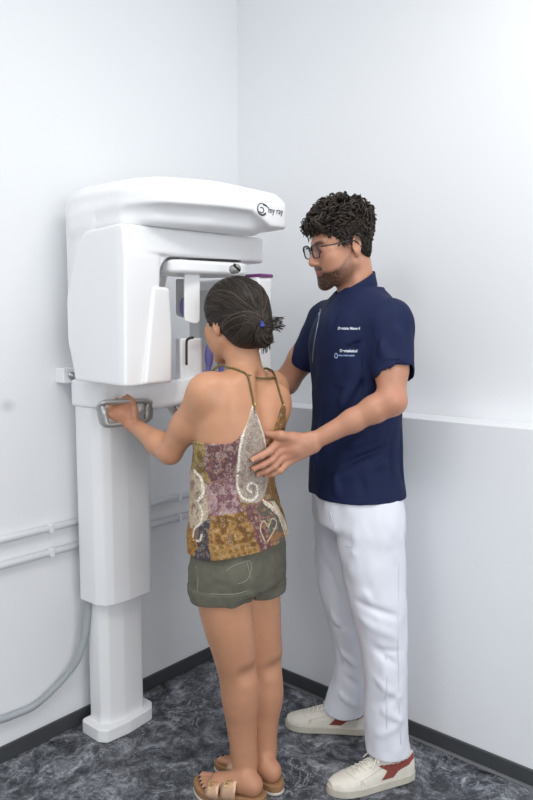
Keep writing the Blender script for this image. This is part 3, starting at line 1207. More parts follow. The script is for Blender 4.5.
# legs
wlegL = [VP(222, 585, 1.985), VP(228, 622, 1.985), VP(234, 650, 1.99), VP(237, 668, 1.995), VP(240, 698, 2.0), VP(243, 740, 1.995), VP(246, 774, 1.985)]
wlegR = [VP(254, 585, 2.09), VP(257, 622, 2.09), VP(261, 648, 2.09), VP(263, 662, 2.09), VP(264.5, 694, 2.085), VP(263.5, 735, 2.07), VP(265, 764, 2.06)]
wr_ = [0.074, 0.0640, 0.0525, 0.0455, 0.0465, 0.034, 0.0285]
wS.chain(spline(wlegL, 19), np.interp(np.linspace(0, 6, 19), range(7), wr_), 0.028)
wS.chain(spline(wlegR, 19), np.interp(np.linspace(0, 6, 19), range(7), wr_), 0.028)
for lg_ in (wlegL, wlegR):
    wS.ell(lg_[4] - wa * 0.012 + wu * 0.01, (0.040, 0.040, 0.075), None, 0.03)
    k_ = lg_[3] - wa * 0.060
    wS.cone(k_ - wl * 0.02 + wu * 0.004, k_ + wl * 0.02 + wu * 0.004, 0.006, 0.006, 0.04, '-')
head_volumes(wS, wc, WR, ws, male=False)
# feet
SOLE = 0.028
foot_w = []


def VPF(px, py):
    """where a line of sight meets the floor"""
    a, b = VP(px, py, 1.0), VP(px, py, 2.0)
    return (a + (b - a) * (a[2] / (a[2] - b[2])))[:2]


for side, ank, heel, toe in (('L', wlegL[-1], tuple(VPF(263, 804)), tuple(VPF(195, 791))), ('R', wlegR[-1], tuple(VPF(280, 792)), tuple(VPF(222, 765)))):
    h = np.array([*heel, 0.0])
    t = np.array([*toe, 0.0])
    d = (t - h) / np.linalg.norm(t - h)
    n = np.array([-d[1], d[0], 0])                                # to the foot's left
    foot_w.append((h, t, d, n))
    up = np.array([0, 0, 1.0])
    L = np.linalg.norm(t - h)
    hz = h + d * 0.032 + up * (SOLE + 0.026)
    wS.ell(hz, (0.0255, 0.0255, 0.029), None, 0.012)
    wS.cone(ank, hz + d * 0.020 + up * 0.012, 0.0275, 0.024, 0.012)
    wS.cone(hz + d * 0.02 + up * 0.016, h + d * (L * 0.66) + up * (SOLE + 0.020), 0.027, 0.018, 0.018)
    wS.cone(hz, h + d * (L * 0.68) + n * (0.018 if side == 'R' else -0.018) * -1 + up * (SOLE + 0.014), 0.022, 0.016, 0.02)
    wS.cone(hz, h + d * (L * 0.68) + n * (0.018 if side == 'R' else -0.018) + up * (SOLE + 0.016), 0.022, 0.017, 0.02)
    for q in (-1, 1):
        wS.ell(ank + n * q * 0.023 + d * 0.004 + up * -0.010, 0.009, None, 0.010)
    inner = 1 if side == 'R' else -1                               # big toe on the inner side
    toes = []
    for i, (off, ln, r) in enumerate(((0.026, 1.0, 0.0105), (0.009, 0.985, 0.0082), (-0.006, 0.945, 0.0078), (-0.019, 0.90, 0.0074), (-0.031, 0.84, 0.0072))):
        a_ = h + d * (L * 0.70) + n * inner * off * 0.9 + up * (SOLE + 0.012)
        b_ = h + d * (L * ln - 0.014) + n * inner * off + up * (SOLE + r * 0.9)
        wS.cone(a_, b_, r * 1.15, r, 0.005)
        toes.append((b_, r))
    foot_w[-1] += (toes, inner, L)
# left hand on the grip
kn = [VP(127, 403, 2.128), VP(120, 404.5, 2.122), VP(114, 409, 2.115), VP(110, 414.5, 2.108)]
pc = VP(123, 413, 2.118)
for q, r in zip(kn, (0.0125, 0.0125, 0.012, 0.011)):
    wS.cone(wrL, q, 0.020, r, 0.010)
wS.ell(pc, (0.026, 0.026, 0.024), None, 0.012)
for q, r in zip(kn, (0.0085, 0.0088, 0.0085, 0.0075)):
    a1 = q + np.array([0.004, 0.020, 0.010])
    a2 = a1 + np.array([0.006, 0.020, -0.014])
    a3 = a2 + np.array([0.004, -0.004, -0.022])
    wS.chain([q, a1, a2, a3], [r * 1.25, r * 1.05, r, r * 0.9], 0.004)
wS.chain([VP(134, 417, 2.108), VP(134, 408, 2.112), VP(131, 400, 2.125), VP(127.5, 396.5, 2.145)], [0.014, 0.0115, 0.0098, 0.0080], 0.005)
# right hand on the other grip
pR = VP(193, 408, 2.235)
wS.cone(wrR, pR, 0.021, 0.024, 0.015)
for i in range(4):
    q = pR + np.array([-0.018 + 0.012 * i, 0.008, 0.012])
    wS.chain([q, q + np.array([0, 0.022, 0.008]), q + np.array([0.0, 0.030, -0.016])], [0.0105, 0.009, 0.008], 0.004)
wS.chain([wrR + np.array([0.01, 0.01, 0]), pR + np.array([0.03, 0.0, 0.01]), pR + np.array([0.02, 0.02, 0.02])], [0.012, 0.011, 0.009], 0.005)

SKW = np.array(srgb(193, 142, 110))


def wskin(V):
    c = np.tile(SKW, (len(V), 1))
    q = (V - wc) @ WR / ws
    lips = np.exp(-(((q[:, 0]) / 0.018) ** 4 + ((q[:, 2] + 0.067) / 0.008) ** 4)) * (q[:, 1] > 0.075)
    c = c * (1 - lips[:, None]) + lips[:, None] * np.array(srgb(165, 95, 88))
    brow = np.exp(-(((np.abs(q[:, 0]) - 0.031) / 0.017) ** 4 + ((q[:, 2] - 0.026 + 6 * (np.abs(q[:, 0]) - 0.03) ** 2) / 0.004) ** 4)) * (q[:, 1] > 0.05)
    c = c * (1 - brow[:, None] * 0.8) + brow[:, None] * 0.8 * np.array(srgb(50, 38, 30))
    # rosier heels, elbows, knees, knuckles, ears
    for ctr, rad in ((eL, 0.04), (foot_w[0][0], 0.05), (foot_w[1][0], 0.05), (pc, 0.05)):
        g = np.exp(-np.sum((V - ctr) ** 2, 1) / rad ** 2)[:, None] * 0.45
        c = c * (1 - g) + g * np.array(srgb(196, 130, 108))
    legs = np.clip((0.62 - V[:, 2]) / 0.2, 0, 1)[:, None] * 0.5  # skin painted darker down the legs to stand in for weaker light there
    c = c * (1 - legs) + legs * np.array(srgb(174, 124, 97))
    return c


grow('body', wS, M_skin, W_, h=0.0026, it=2, color=wskin)
eyes(wc, WR, ws, W_)

# toe nails
for h, t, d, n, toes, inner, L in foot_w:
    for (b_, r) in toes:
        m = Mesh()
        m.ball(b_ + d * r * 0.55 + np.array([0, 0, r * 0.62]), (r * 0.62, r * 0.62, r * 0.42), 10, 6)
        m.build('toenail', M_nail, W_)

# sandals
for (h, t, d, n, toes, inner, L), lab in zip(foot_w, ('left', 'right')):
    sd = empty('sandal', tuple(h), None, 'x')
    del sd['label'], sd['category']
    sd.parent = W_
    sd.location = Vector(h) - W_.location
    o2 = lambda f, w: h + d * f * L + n * inner * w
    out = [o2(-0.035, -0.012), o2(-0.045, 0.0), o2(-0.035, 0.014), o2(0.05, 0.030), o2(0.25, 0.031), o2(0.45, 0.031), o2(0.68, 0.041), o2(0.88, 0.044), o2(1.02, 0.034), o2(1.05, 0.014),
           o2(0.97, -0.018), o2(0.82, -0.043), o2(0.62, -0.048), o2(0.40, -0.038), o2(0.2, -0.032), o2(0.05, -0.030)]
    cl_ = spline([p[:2] for p in out] + [out[0][:2]], 60)[:-1]

    def child_prism(name, z0, z1, material, sc, bev):
        c0 = cl_.mean(0)
        o = prism(name, c0 + (cl_ - c0) * sc, z0, z1, material, None, bevel=bev, seg=2)
        o.parent = sd
        o.matrix_parent_inverse = Matrix.Translation(-Vector(h))
        return o
    child_prism('outsole', 0.0, 0.008, M_outsole, 1.0, 0.002)
    child_prism('footbed', 0.0075, SOLE + 0.002, M_cork, 0.99, 0.004)
    for f0, w_, rr, zc in ((0.44, 0.046, 0.040, 0.046), (0.67, 0.040, 0.042, 0.030)):
        # a wide strap arching over the foot
        V, F = [], []
        nA, nB = 18, 5
        for i in range(nA):
            a = math.pi * i / (nA - 1)
            for j in range(nB):
                f = f0 + (j / (nB - 1) - 0.5) * w_ / L
                wv = math.cos(a) * (rr + 0.006)
                zv = SOLE - 0.006 + math.sin(a) ** 0.7 * (zc + 0.004 - 0.10 * (f - f0) * L * 3)
                V.append(h + d * f * L + n * wv + np.array([0, 0, zv]))
        for i in range(nA - 1):
            for j in range(nB - 1):
                F.append((i * nB + j, (i + 1) * nB + j, (i + 1) * nB + j + 1, i * nB + j + 1))
        m = Mesh()
        m.add(V, F)
        st = m.build('strap', M_rose, None)
        so = st.modifiers.new('thick', 'SOLIDIFY')
        so.thickness = 0.003
        so.offset = 1
        st.parent = sd
        st.matrix_parent_inverse = Matrix.Translation(-Vector(h))
        a = math.radians(48)
        bc = h + d * f0 * L - n * inner * math.cos(a) * (rr + 0.006) + np.array([0, 0, SOLE - 0.006 + math.sin(a) ** 0.7 * (zc + 0.004) + 0.004])
        X, Y = d, np.cross(np.array([0, 0, 1.0]) * math.cos(a) - n * inner * math.sin(a), d)
        m = Mesh()
        cn = [bc + X * sx * 0.013 + Y * sy * 0.010 for sx, sy in ((-1, -1), (1, -1), (1, 1), (-1, 1))]
        m.tube(np.array([cn[0], cn[0] * 0.5 + cn[1] * 0.5, cn[1], cn[1] * 0.5 + cn[2] * 0.5, cn[2], cn[2] * 0.5 + cn[3] * 0.5, cn[3], cn[3] * 0.5 + cn[0] * 0.5]), 0.0016, 6, closed=True)
        m.tube([bc - X * 0.013, bc + X * 0.012], 0.0013, 6)
        bk = m.build('buckle', M_buckle, None)
        bk.parent = sd
        bk.matrix_parent_inverse = Matrix.Translation(-Vector(h))

# shorts
sS = Shape()
zs = VP(238, 545, 2.03)[2]


def fold(p, amp, f1, seed):
    return amp * (vnoise(p * np.array([1, 1, 0.55]), f1, seed) + 0.5 * vnoise(p, f1 * 2.3, seed + 3))


def shorts_fn(base):
    def fn(p):
        return base(p) + fold(p, 0.0022, 30, 2)
    return fn


wl_t.put(sS, 0.004, 0.01, 0.0, zhi=VP(238, 535, 2.03)[2], zlo=VP(238, 582, 2.04)[2])
hemL, hemR = VP(221, 594, 1.985), VP(256, 587, 2.09)
sS.cone(VP(222, 572, 1.985), hemL - wu * 0.03, 0.092, 0.091, 0.02)
sS.cone(VP(256, 566, 2.09), hemR - wu * 0.03, 0.092, 0.090, 0.012)
sS.ell(VP(238, 574, 1.95), (0.06, 0.05, 0.06), rotm(hw - math.pi / 2), 0.03)
# hem cut: slightly tilted plane under each leg
def hem_cut(p):
    r = p @ RGT
    zL, zR = hemL[2], hemR[2]
    xm = (VP(254.5, 598, 2.0) @ RGT)
    return np.where(r < xm, zL - 0.005 - p[:, 2], zR - 0.006 - p[:, 2])
sS.fn(hem_cut, (-9, -9, -9), (9, 9, 9), 0.004, '&')
# leg openings are hollow
for hm_ in (hemL, hemR):
    sS.fn(lambda p, c=hm_: np.maximum(sd_cone(p, c - wu * 0.10, c + wu * 0.10, 0.083, 0.080), p[:, 2] - c[2] - 0.004), hm_ - 0.15, hm_ + 0.15, 0.003, '-')


def shorts_d(p):
    d = sS(p)
    # turned-up cuffs: a slightly prouder band
    r = p @ RGT
    xm = (VP(254.5, 598, 2.0) @ RGT)
    hz = np.where(r < xm, hemL[2], hemR[2])
    d = d - 0.003 * np.clip((hz + 0.034 - p[:, 2]) / 0.004, 0, 1)
    return d + fold(p, 0.0028, 26, 2)


b_ = sS.bounds()
V, Q = polygonise(shorts_d, b_[0] + np.array([0, 0, 0.08]), b_[1] + 0.01, 0.003)
so_ = mesh_from('shorts', relax(V, Q, 1), Q, M_olive, W_)
for pth in (((226, 571), (233, 566), (241, 563), (250, 561), (251, 570), (247, 580), (238, 584)), ((247, 562), (250, 575), (252, 590)), ((194, 592), (215, 594), (235, 594), (250, 590)), ((196, 566), (198, 580), (197, 592))):
    pk = [trace(shorts_d, x, y, 1.7) for x, y in pth]
    pk = [p for p in pk if p is not None]
    if len(pk) > 2:
        m = Mesh()
        m.tube(spline(pk, 40), 0.0012, 5)
        m.build('stitching', M_stitch, so_)

# camisole
cS = Shape()
wl_t.put(cS, 0.006, 0.006, 0.0, zlo=VP(238, 562, 2.03)[2] - 0.02)
cS.ell(VP(238, 405, 1.935), (0.045, 0.026, 0.06), rotm(hw - math.pi / 2 + 0.25), 0.04)
cS.ell(VP(279, 404, 2.02), (0.040, 0.026, 0.055), rotm(hw - math.pi / 2 - 0.25), 0.04)
zpk, zv, zarm = VP(254, 404, 1.92)[2], VP(268, 456, 1.93)[2], VP(212, 441, 1.92)[2]
U0, UC = 0.060, 0.011
def neckline(p):
    u, v, a, b = wl_t.uv(p)
    au = np.abs(u)
    u = u - UC
    au = np.abs(u)
    inn = zv + (zpk - zv) * np.clip(au / U0, 0, 1) ** 0.85
    out = zpk + (zarm - zpk) * (1 - (1 - np.clip((au - U0) / (0.122 - U0), 0, 1)) ** 2)
    return np.where(au < U0, inn, out)


_hemw = lambda p: VP(238, 543, 2.03)[2] + 0.016 * np.clip((p - VP(238, 560, 2.03)) @ RGT / 0.14, -0.6, 1)


def cami_d(p):
    d = cS(p)
    u, v, a, b = wl_t.uv(p)
    zz = p[:, 2]
    # soft drape: diagonal pulls across the waist and loose flutes at the hem
    low = np.clip((1.16 - zz) / 0.25, 0, 1)
    th = np.arctan2(u, -v)
    d = d + low * (0.0030 * np.sin(7 * th + 9 * zz) + 0.0026 * np.sin(34 * zz + 2.2 * th + 3 * vnoise(p, 6, 5)) * np.clip(1 - np.abs(zz - 0.96) / 0.14, 0, 1)) + fold(p, 0.0032, 17, 5) * low - 0.003 * low - 0.0085 * np.clip((0.90 - zz) / 0.10, 0, 1)
    d = smax(d, zz - neckline(p), 0.002)
    return smax(d, _hemw(p) - zz, 0.002)


def tz(p):
    u, v, a, b = wl_t.uv(np.atleast_2d(p))
    return np.stack([np.arctan2(u, -v) * 0.125, np.atleast_2d(p)[:, 2]], 1)


def patch(px):
    pts = []
    for x, y in px:
        q = None
        for dx in (0, 2, -2, 4, -4, 7, -7, 10, -10, 13, -13, 16, -16, 20, -20):
            q = trace(wl_t.f(0.004, 0.0), x + dx, y, 1.6)
            if q is not None:
                break
        if q is not None:
            w = tz(q)[0]
            pts.append(w + np.array([-0.05 if x <= 184 else 0.05 if x >= 290 else 0.0, 0.0]))     # runs on round the side
    return np.array(pts)


PRINT = [   # (outline as it lies on the garment, ground colour, speckle colour, speckle size, amount)
    ([(180, 430), (207, 438), (214, 462), (212, 484), (196, 472), (184, 470)], (144, 124, 78), (98, 80, 50), 55, 0.7),
    ([(204, 436), (243, 405), (241, 462), (236, 477), (212, 484), (206, 466)], (104, 74, 78), (168, 140, 132), 130, 0.55),
    ([(241, 428), (253, 400), (266, 432), (270, 472), (262, 503), (241, 502), (235, 477)], (164, 152, 140), (128, 112, 104), 110, 0.45),
    ([(264, 440), (290, 400), (290, 470), (288, 516), (270, 500), (268, 470)], (138, 104, 66), (90, 64, 44), 36, 0.8),
    ([(208, 484), (236, 477), (243, 512), (211, 515)], (124, 90, 96), (178, 152, 150), 75, 0.75),
    ([(210, 515), (245, 511), (260, 556), (214, 566)], (164, 128, 80), (118, 84, 48), 30, 1.0),
    ([(180, 470), (196, 472), (208, 484), (211, 515), (198, 532), (182, 524)], (186, 168, 146), (120, 96, 80), 48, 0.8),
    ([(182, 524), (198, 532), (196, 566), (182, 566)], (150, 112, 58), (90, 66, 40), 45, 0.7),
    ([(198, 532), (211, 515), (214, 566), (196, 566)], (78, 72, 78), (140, 128, 122), 90, 0.6),
    ([(243, 506), (253, 503), (274, 560), (260, 558)], (108, 74, 74), (160, 124, 112), 120, 0.7),
    ([(253, 503), (270, 498), (284, 545), (272, 556)], (92, 88, 82), (146, 104, 72), 44, 0.8),
    ([(262, 503), (272, 500), (288, 516), (294, 560), (282, 556), (278, 522)], (204, 192, 170), (150, 120, 88), 42, 0.5),
]
LINES = [   # pale lace trims, spirals and a heart: (path, half width, colour, dashes per metre)
    ([(253, 402), (246, 425), (240, 447), (238, 470), (237, 484), (241, 496), (250, 500), (257, 495), (257, 486), (250, 483), (247, 489), (251, 492)], 0.0045, (222, 214, 200), 150),
    ([(254, 405), (262, 432), (267, 462)], 0.004, (206, 198, 184), 150),
    ([(262, 540), (258, 528), (262, 520), (266, 526), (269, 518), (273, 522), (270, 532), (264, 541)], 0.0022, (206, 190, 160), 0),
    ([(198, 500), (204, 510), (203, 522), (197, 528), (196, 538), (202, 540), (204, 534)], 0.0035, (224, 212, 196), 0),
    ([(196, 470), (203, 478), (205, 492), (200, 500)], 0.005, (228, 218, 204), 0),
    ([(212, 483), (228, 477), (240, 472)], 0.004, (150, 120, 112), 120),
    ([(256, 505), (263, 500), (270, 506), (269, 515), (260, 517), (257, 511)], 0.0026, (150, 100, 98), 0),
    ([(262, 500), (271, 508), (277, 522), (281, 545)], 0.003, (226, 214, 190), 130),
    ([(190, 545), (196, 538), (199, 546), (194, 554)], 0.003, (176, 120, 50), 0),
]


def cami_col(V):
    q = tz(V)
    w = q + 0.004 * np.stack([vnoise(V, 40, 1), vnoise(V, 40, 2)], 1)
    c = np.tile(np.array(srgb(128, 98, 66)), (len(V), 1))
    n = vnoise(V, 60, 9)
    c *= (1 + 0.35 * n)[:, None]
    for px, g, s_, f, am in PRINT:
        P = patch(px)
        if len(P) < 3:
            continue
        ins = sd_poly(w[:, 0], w[:, 1], P) < 0
        r = vnoise(V[ins], f, 4) + 0.6 * vnoise(V[ins], f * 2.1, 6)
        k = np.clip((r - 0.12) * 4, 0, 1)[:, None] * am
        c[ins] = np.array(srgb(*g)) * (1 - k) + np.array(srgb(*s_)) * k
    # small ringed motifs scattered over the print
    cell = 0.0155
    gi = np.floor(q / cell)
    hsh = lambda k: np.modf(np.abs(np.sin(gi[:, 0] * 12.9898 + gi[:, 1] * 78.233 + k * 37.7) * 43758.5453))[0]
    ctr_ = (gi + 0.35 + 0.3 * np.stack([hsh(1), hsh(2)], 1)) * cell
    rr_ = np.linalg.norm(q - ctr_, axis=1)
    r0_ = 0.0032 + 0.0022 * hsh(3)
    ring_ = np.clip(1 - np.abs(rr_ - r0_) / 0.0013, 0, 1) + np.clip(1 - rr_ / 0.0016, 0, 1)
    tone = np.where(hsh(4)[:, None] > 0.5, np.array(srgb(206, 188, 166)), np.where(hsh(5)[:, None] > 0.5, np.array(srgb(84, 56, 48)), np.array(srgb(170, 116, 66))))
    k = (np.clip(ring_, 0, 1) * 0.62 * (hsh(6) > 0.18))[:, None]
    c = c * (1 - k) + k * tone
    # rosettes printed on the ochre square
    P = patch(PRINT[5][0])
    ins = sd_poly(w[:, 0], w[:, 1], P) < -0.003
    g = np.cos((q[:, 0] * 0.97 + q[:, 1] * 0.24) * 2 * math.pi / 0.030) * np.cos((q[:, 1] * 0.97 - q[:, 0] * 0.24) * 2 * math.pi / 0.036)
    k = (np.clip((np.abs(g) - 0.45) * 4, 0, 1) * ins * 0.55)[:, None]
    c = c * (1 - k) + k * np.array(srgb(108, 76, 30))
    for px, hw_, col, dash in LINES:
        P = patch(px)
        if len(P) < 3:
            continue
        path = spline(P, 60)
        dd = np.full(len(V), 9.0)
        ph = np.zeros(len(V))
        s_ = 0
        for a, b in zip(path[:-1], path[1:]):
            e = b - a
            l = np.linalg.norm(e) + 1e-9
            t = np.clip(((q - a) @ e) / (l * l), 0, 1)
            r = np.linalg.norm(q - a - t[:, None] * e, axis=1)
            m_ = r < dd
            dd[m_] = r[m_]
            ph[m_] = (s_ + t * l)[m_]
            s_ += l
        k = np.clip((hw_ - dd) / 0.0012, 0, 1)
        if dash:
            k = k * np.where(dd < hw_ * 0.45, 1, (np.sin(ph * 2 * math.pi * dash) > -0.2))
        c = c * (1 - k[:, None]) + k[:, None] * np.array(srgb(*col))
    return c


b_ = cS.bounds()
V, Q = polygonise(cami_d, b_[0] - 0.01, b_[1] + 0.01, 0.0026)
V = relax(V, Q, 1)
cam_o = mesh_from('camisole', V, Q, M_print, W_, cami_col(V))


def on_body(path, lift=0.002, n=30, fn=None):
    fn = fn or wS
    pts = []
    for x, y in path:
        p = trace(fn, x, y, 1.6)
        if p is not None:
            pts.append(p + normal(fn, p) * lift)
    return spline(pts, n)


for path in (((253.5, 410), (251.5, 396), (248.5, 381), (246, 375), (238, 371), (229, 368.5)), ((284, 410), (283, 406), (281.8, 402), (280.6, 398), (279.4, 394), (278, 389), (276.6, 384), (275.2, 379), (273.7, 375), (272, 372))):
    P = on_body(path, 0.0035)
    last = P[-1]
    over = [last + wa * 0.03 + wu * 0.006, last + wa * 0.07 - wu * 0.015, last + wa * 0.11 - wu * 0.06]
    P = np.vstack([P, spline([last] + over, 12)[1:]])
    m = Mesh()
    m.tube(P, 0.0022, 8, flat=1.7)
    m.build('shoulder_strap', M_strap, cam_o)
m = Mesh()
m.tube(on_body(((247.5, 375.5), (256, 377.5), (265, 378.5), (274, 378)), 0.003), 0.0028, 8, flat=1.4)
m.build('cross_strap', M_strap, cam_o)
for (x, y) in ((254, 405), (283, 405)):
    p = trace(wS, x, y, 1.6)
    if p is not None:
        m = Mesh()
        m.ball(p + normal(wS, p) * 0.004, (0.004, 0.004, 0.006), 10, 8)
        m.build('strap_ring', M_buckle, cam_o)

# hair: a smooth cap drawn back into a low knot
hS = Shape()
HP = lambda x, y, z: wc + WR @ (np.array([x, y, z]) * ws)
hS.ell(HP(0, -0.014, 0.040), np.array([0.089, 0.110, 0.093]) * ws, WR, 0)
hS.ell(HP(0, -0.060, -0.020), np.array([0.076, 0.062, 0.070]) * ws, WR, 0.03)


def hairline(p):
    q = (p - wc) @ WR / ws
    x, y, z = q.T
    low = np.interp(y, [-0.14, -0.085, -0.05, -0.015, 0.012, 0.045, 0.085], [-0.100, -0.098, -0.082, -0.040, -0.010, -0.012, 0.030])
    front = y - np.interp(z, [-0.02, 0.02, 0.06, 0.10], [0.055, 0.072, 0.080, 0.05])
    return smax((low - z) * 0.8, front, 0.01)


hS.fn(hairline, (-9, -9, -9), (9, 9, 9), 0.008, '&')
tie = HP(-0.002, -0.122, -0.022)
bun = HP(0.0, -0.126, -0.052)
hS.cone(HP(0, -0.10, -0.01), tie, 0.030, 0.018, 0.02)
hS.ell(bun, np.array([0.027, 0.024, 0.034]) * ws, WR, 0.012)
def whair(V):
    n = vnoise(V, 70, 3)[:, None]
    return np.array([0.021, 0.0145, 0.0105]) * (1 + 0.5 * n)
cap_o = grow('hair', hS, M_hairw, W_, h=0.003, it=1, color=whair, lo=wc - 0.16, hi=wc + 0.16)
rs = np.random.RandomState(5)
m = Mesh()
ctr = HP(0, -0.014, 0.036)
cols = []
tdir = (tie - ctr)
def hair_col(o, cols, per):
    me = o.data
    at = me.color_attributes.new('Col', 'FLOAT_COLOR', 'POINT')
    c = np.ones((len(me.vertices), 4), np.float32)
    c[:, :3] = np.repeat(np.array(cols), per, 0)[:len(me.vertices)]
    at.data.foreach_set('color', c.ravel())
def onto(P, fn, lift, it=4):
    """slide points onto a surface"""
    e = 0.0015
    for _ in range(it):
        d = fn(P)
        g = np.stack([fn(P + e * np.eye(3)[k]) - fn(P - e * np.eye(3)[k]) for k in range(3)], 1) / (2 * e)
        g /= np.linalg.norm(g, axis=1)[:, None] + 1e-9
        P = P - np.clip(d - lift, -0.02, 0.02)[:, None] * g
    return P


full = Shape()
full.e = hS.e[:2] + hS.e[3:]                      # the cap before it is cut at the hairline
PP = []
info = []
for i in range(520):
    a = rs.uniform(-math.pi, math.pi)
    if abs(a) < 2.0:                               # brow, temples
        st = np.array([math.sin(a) * 0.080, 0.045 + 0.040 * math.cos(a * 0.8) + rs.uniform(-0.05, 0.02), 0.030 + 0.078 * math.cos(a) + rs.uniform(-0.01, 0.02)])
    else:                                          # behind the ears and the nape
        w = (abs(a) - 2.0) / 1.14
        st = np.array([math.copysign(0.074 - 0.058 * w, a), -0.022 - 0.075 * w, -0.030 - 0.060 * w + rs.uniform(0, 0.03)])
    en = np.array([rs.normal() * 0.006, -0.118, -0.026 + rs.normal() * 0.008])
    t = np.linspace(0, 1, 18)[:, None]
    bow = np.array([0, 0, rs.uniform(-0.012, 0.016)]) * np.sin(t * math.pi)
    PP.append(wc + ((st * (1 - t) + en * t + bow + np.array([0, -0.012, 0.02]) * np.sin(t * math.pi)) * ws) @ WR.T)
    info.append((rs.uniform(0.0009, 0.0022), rs.uniform(-0.0006, 0.0016)))
PP = np.array(PP)
flat_ = onto(PP.reshape(-1, 3), full, np.repeat([q[1] for q in info], 18))
PP = flat_.reshape(PP.shape)
for P, (th_, lf) in zip(PP, info):
    m.tube(P, [th_ * 0.4] + [th_] * 16 + [th_ * 0.7], 5, cap=False)
    cols += [np.array([0.024, 0.017, 0.012]) * rs.choice([0.5, 0.8, 1.0, 1.4, 2.2, 3.2], p=[.22, .24, .22, .16, .11, .05])] * (18 * 5)
for i in range(190):                                   # the knot
    ph = rs.uniform(0, 6.28)
    rr = rs.uniform(0.2, 1.05)
    pts = []
    for t in np.linspace(0, 1, 14):
        a = ph + t * 4.2
        tl_ = rs.normal() * 0.12 if t == 0 else tl_
        q = np.array([math.cos(a) * 0.026 * rr, 0.022 * math.sin(i * 1.7) * math.sqrt(max(0.0, 1.15 - rr * rr)) + math.sin(a) * 0.05 * tl_, math.sin(a) * 0.034 * rr])
        pts.append(bun + WR @ (q * ws))
    m.tube(pts, rs.uniform(0.001, 0.002), 5, cap=False)
    cols += [np.array([0.024, 0.017, 0.012]) * rs.uniform(0.5, 2.2)] * (14 * 5)
ends = [(284, 318), (283, 322), (285, 326), (280, 331), (267, 353), (263, 354), (270, 349), (259, 350), (274, 343), (283, 329)]
for i in range(110):
    e = ends[i % len(ends)]
    q = VP(e[0] + rs.uniform(-1.5, 1), e[1] + rs.uniform(-1.3, 1.3), 1.985 + (i % len(ends)) * 0.004 + rs.uniform(-0.006, 0.006))
    s0 = bun + WR @ (np.array([rs.uniform(-1, 1) * 0.014, -0.006, rs.uniform(-0.3, 1) * 0.026]) * ws)
    mid = s0 * 0.5 + q * 0.5 + np.array([rs.uniform(-1, 1) * 0.003, rs.uniform(-1, 1) * 0.003, 0.013 if e[1] < 335 else 0.0])
    P = spline([s0, mid, q], 12)
    th_ = rs.uniform(0.0009, 0.0018)
    m.tube(P, np.linspace(th_, th_ * 0.3, 12), 5, cap=False)
    cols += [np.array([0.022, 0.016, 0.012]) * rs.uniform(0.5, 2.0)] * (12 * 5)
so2 = m.build('strands', M_hairw, cap_o)
hair_col(so2, cols, 1)
m = Mesh()
tx = WR @ np.array([1.0, 0, 0])
tz_ = WR @ np.array([0, -0.25, 0.95])
m.tube([tie + (tx * math.cos(a) * 0.019 + tz_ * math.sin(a) * 0.019) * ws for a in np.linspace(0, 2 * math.pi, 24, endpoint=False)], 0.0045, 8, closed=True)
tk = VP(262.5, 325.5, (tie @ FWD) - 0.030)
m.ball(tk, (0.008, 0.007, 0.0055), 12, 8)
m.tube(spline([tk, tk * 0.5 + tie * 0.5 + wu * 0.008, tie + tz_ * 0.018], 8), 0.0045, 8)
m.build('hair_tie', M_tie, cap_o)


# ------------------------------------------------------------------ the radiographer
M_navy = mat('navy_twill', srgb(22, 32, 66), 0.74, vary=(30, 0.10), bump=(650, 0.25, 0.0008), spec=0.25)
M_cotton = mat('white_cotton', srgb(222, 224, 232), 0.8, vary=(14, 0.02), bump=(500, 0.25, 0.001), spec=0.2)
M_leather = mat('white_leather', srgb(218, 212, 200), 0.5, vary=(30, 0.05), bump=(240, 0.2, 0.0008))
M_sole = mat('cream_rubber_sole', srgb(196, 190, 176), 0.65, vary=(30, 0.08))
M_flash = mat('brick_red_suede', srgb(140, 66, 58), 0.8, vary=(120, 0.12))
M_lace = mat('white_cotton_lace', srgb(226, 222, 212), 0.8, vary=(200, 0.06))
M_hairm = mat('brown_black_hair', (0.02, 0.015, 0.012), 0.45, attr='Col', vary=(70, 0.15), spec=0.28)
M_frame = mat('dark_blue_acetate', (0.012, 0.014, 0.024), 0.25, vary=(60, 0.1))
M_thread = mat('white_thread', srgb(214, 220, 232), 0.7, vary=(90, 0.05))
M_thread2 = mat('pale_blue_thread', srgb(150, 176, 214), 0.7, vary=(90, 0.05))
M_zip = mat('nickel_zip', srgb(150, 156, 170), 0.35, metal=0.7, vary=(90, 0.05))


def lens_material():
    m = bpy.data.materials.new('clear_lens')
    m.use_nodes = True
    nt = m.node_tree
    b = nt.nodes['Principled BSDF']
    nz = nt.nodes.new('ShaderNodeTexNoise')
    nz.inputs['Scale'].default_value = 40
    mr = nt.nodes.new('ShaderNodeMapRange')
    mr.inputs['To Min'].default_value = 0.03
    mr.inputs['To Max'].default_value = 0.05
    nt.links.new(nz.outputs['Fac'], mr.inputs['Value'])
    nt.links.new(mr.outputs['Result'], b.inputs['Roughness'])
    b.inputs['Base Color'].default_value = (0.03, 0.03, 0.05, 1)
    b.inputs['Alpha'].default_value = 0.13
    return m


M_lens = lens_material()

X_ = empty('person', (1.86, 1.2, 0), 'man in navy tunic, white trousers and glasses, one hand on the woman\'s back', 'person')
hm = YAW + math.radians(103)
ma, ml, mu = heading(hm)
hp = YAW + math.radians(92)
# head
HM = YAW + math.radians(107)
MR = rotm(HM - math.pi / 2, math.radians(-13), math.radians(-3))
mc = VP(342, 246, 2.165)
ms = 0.99

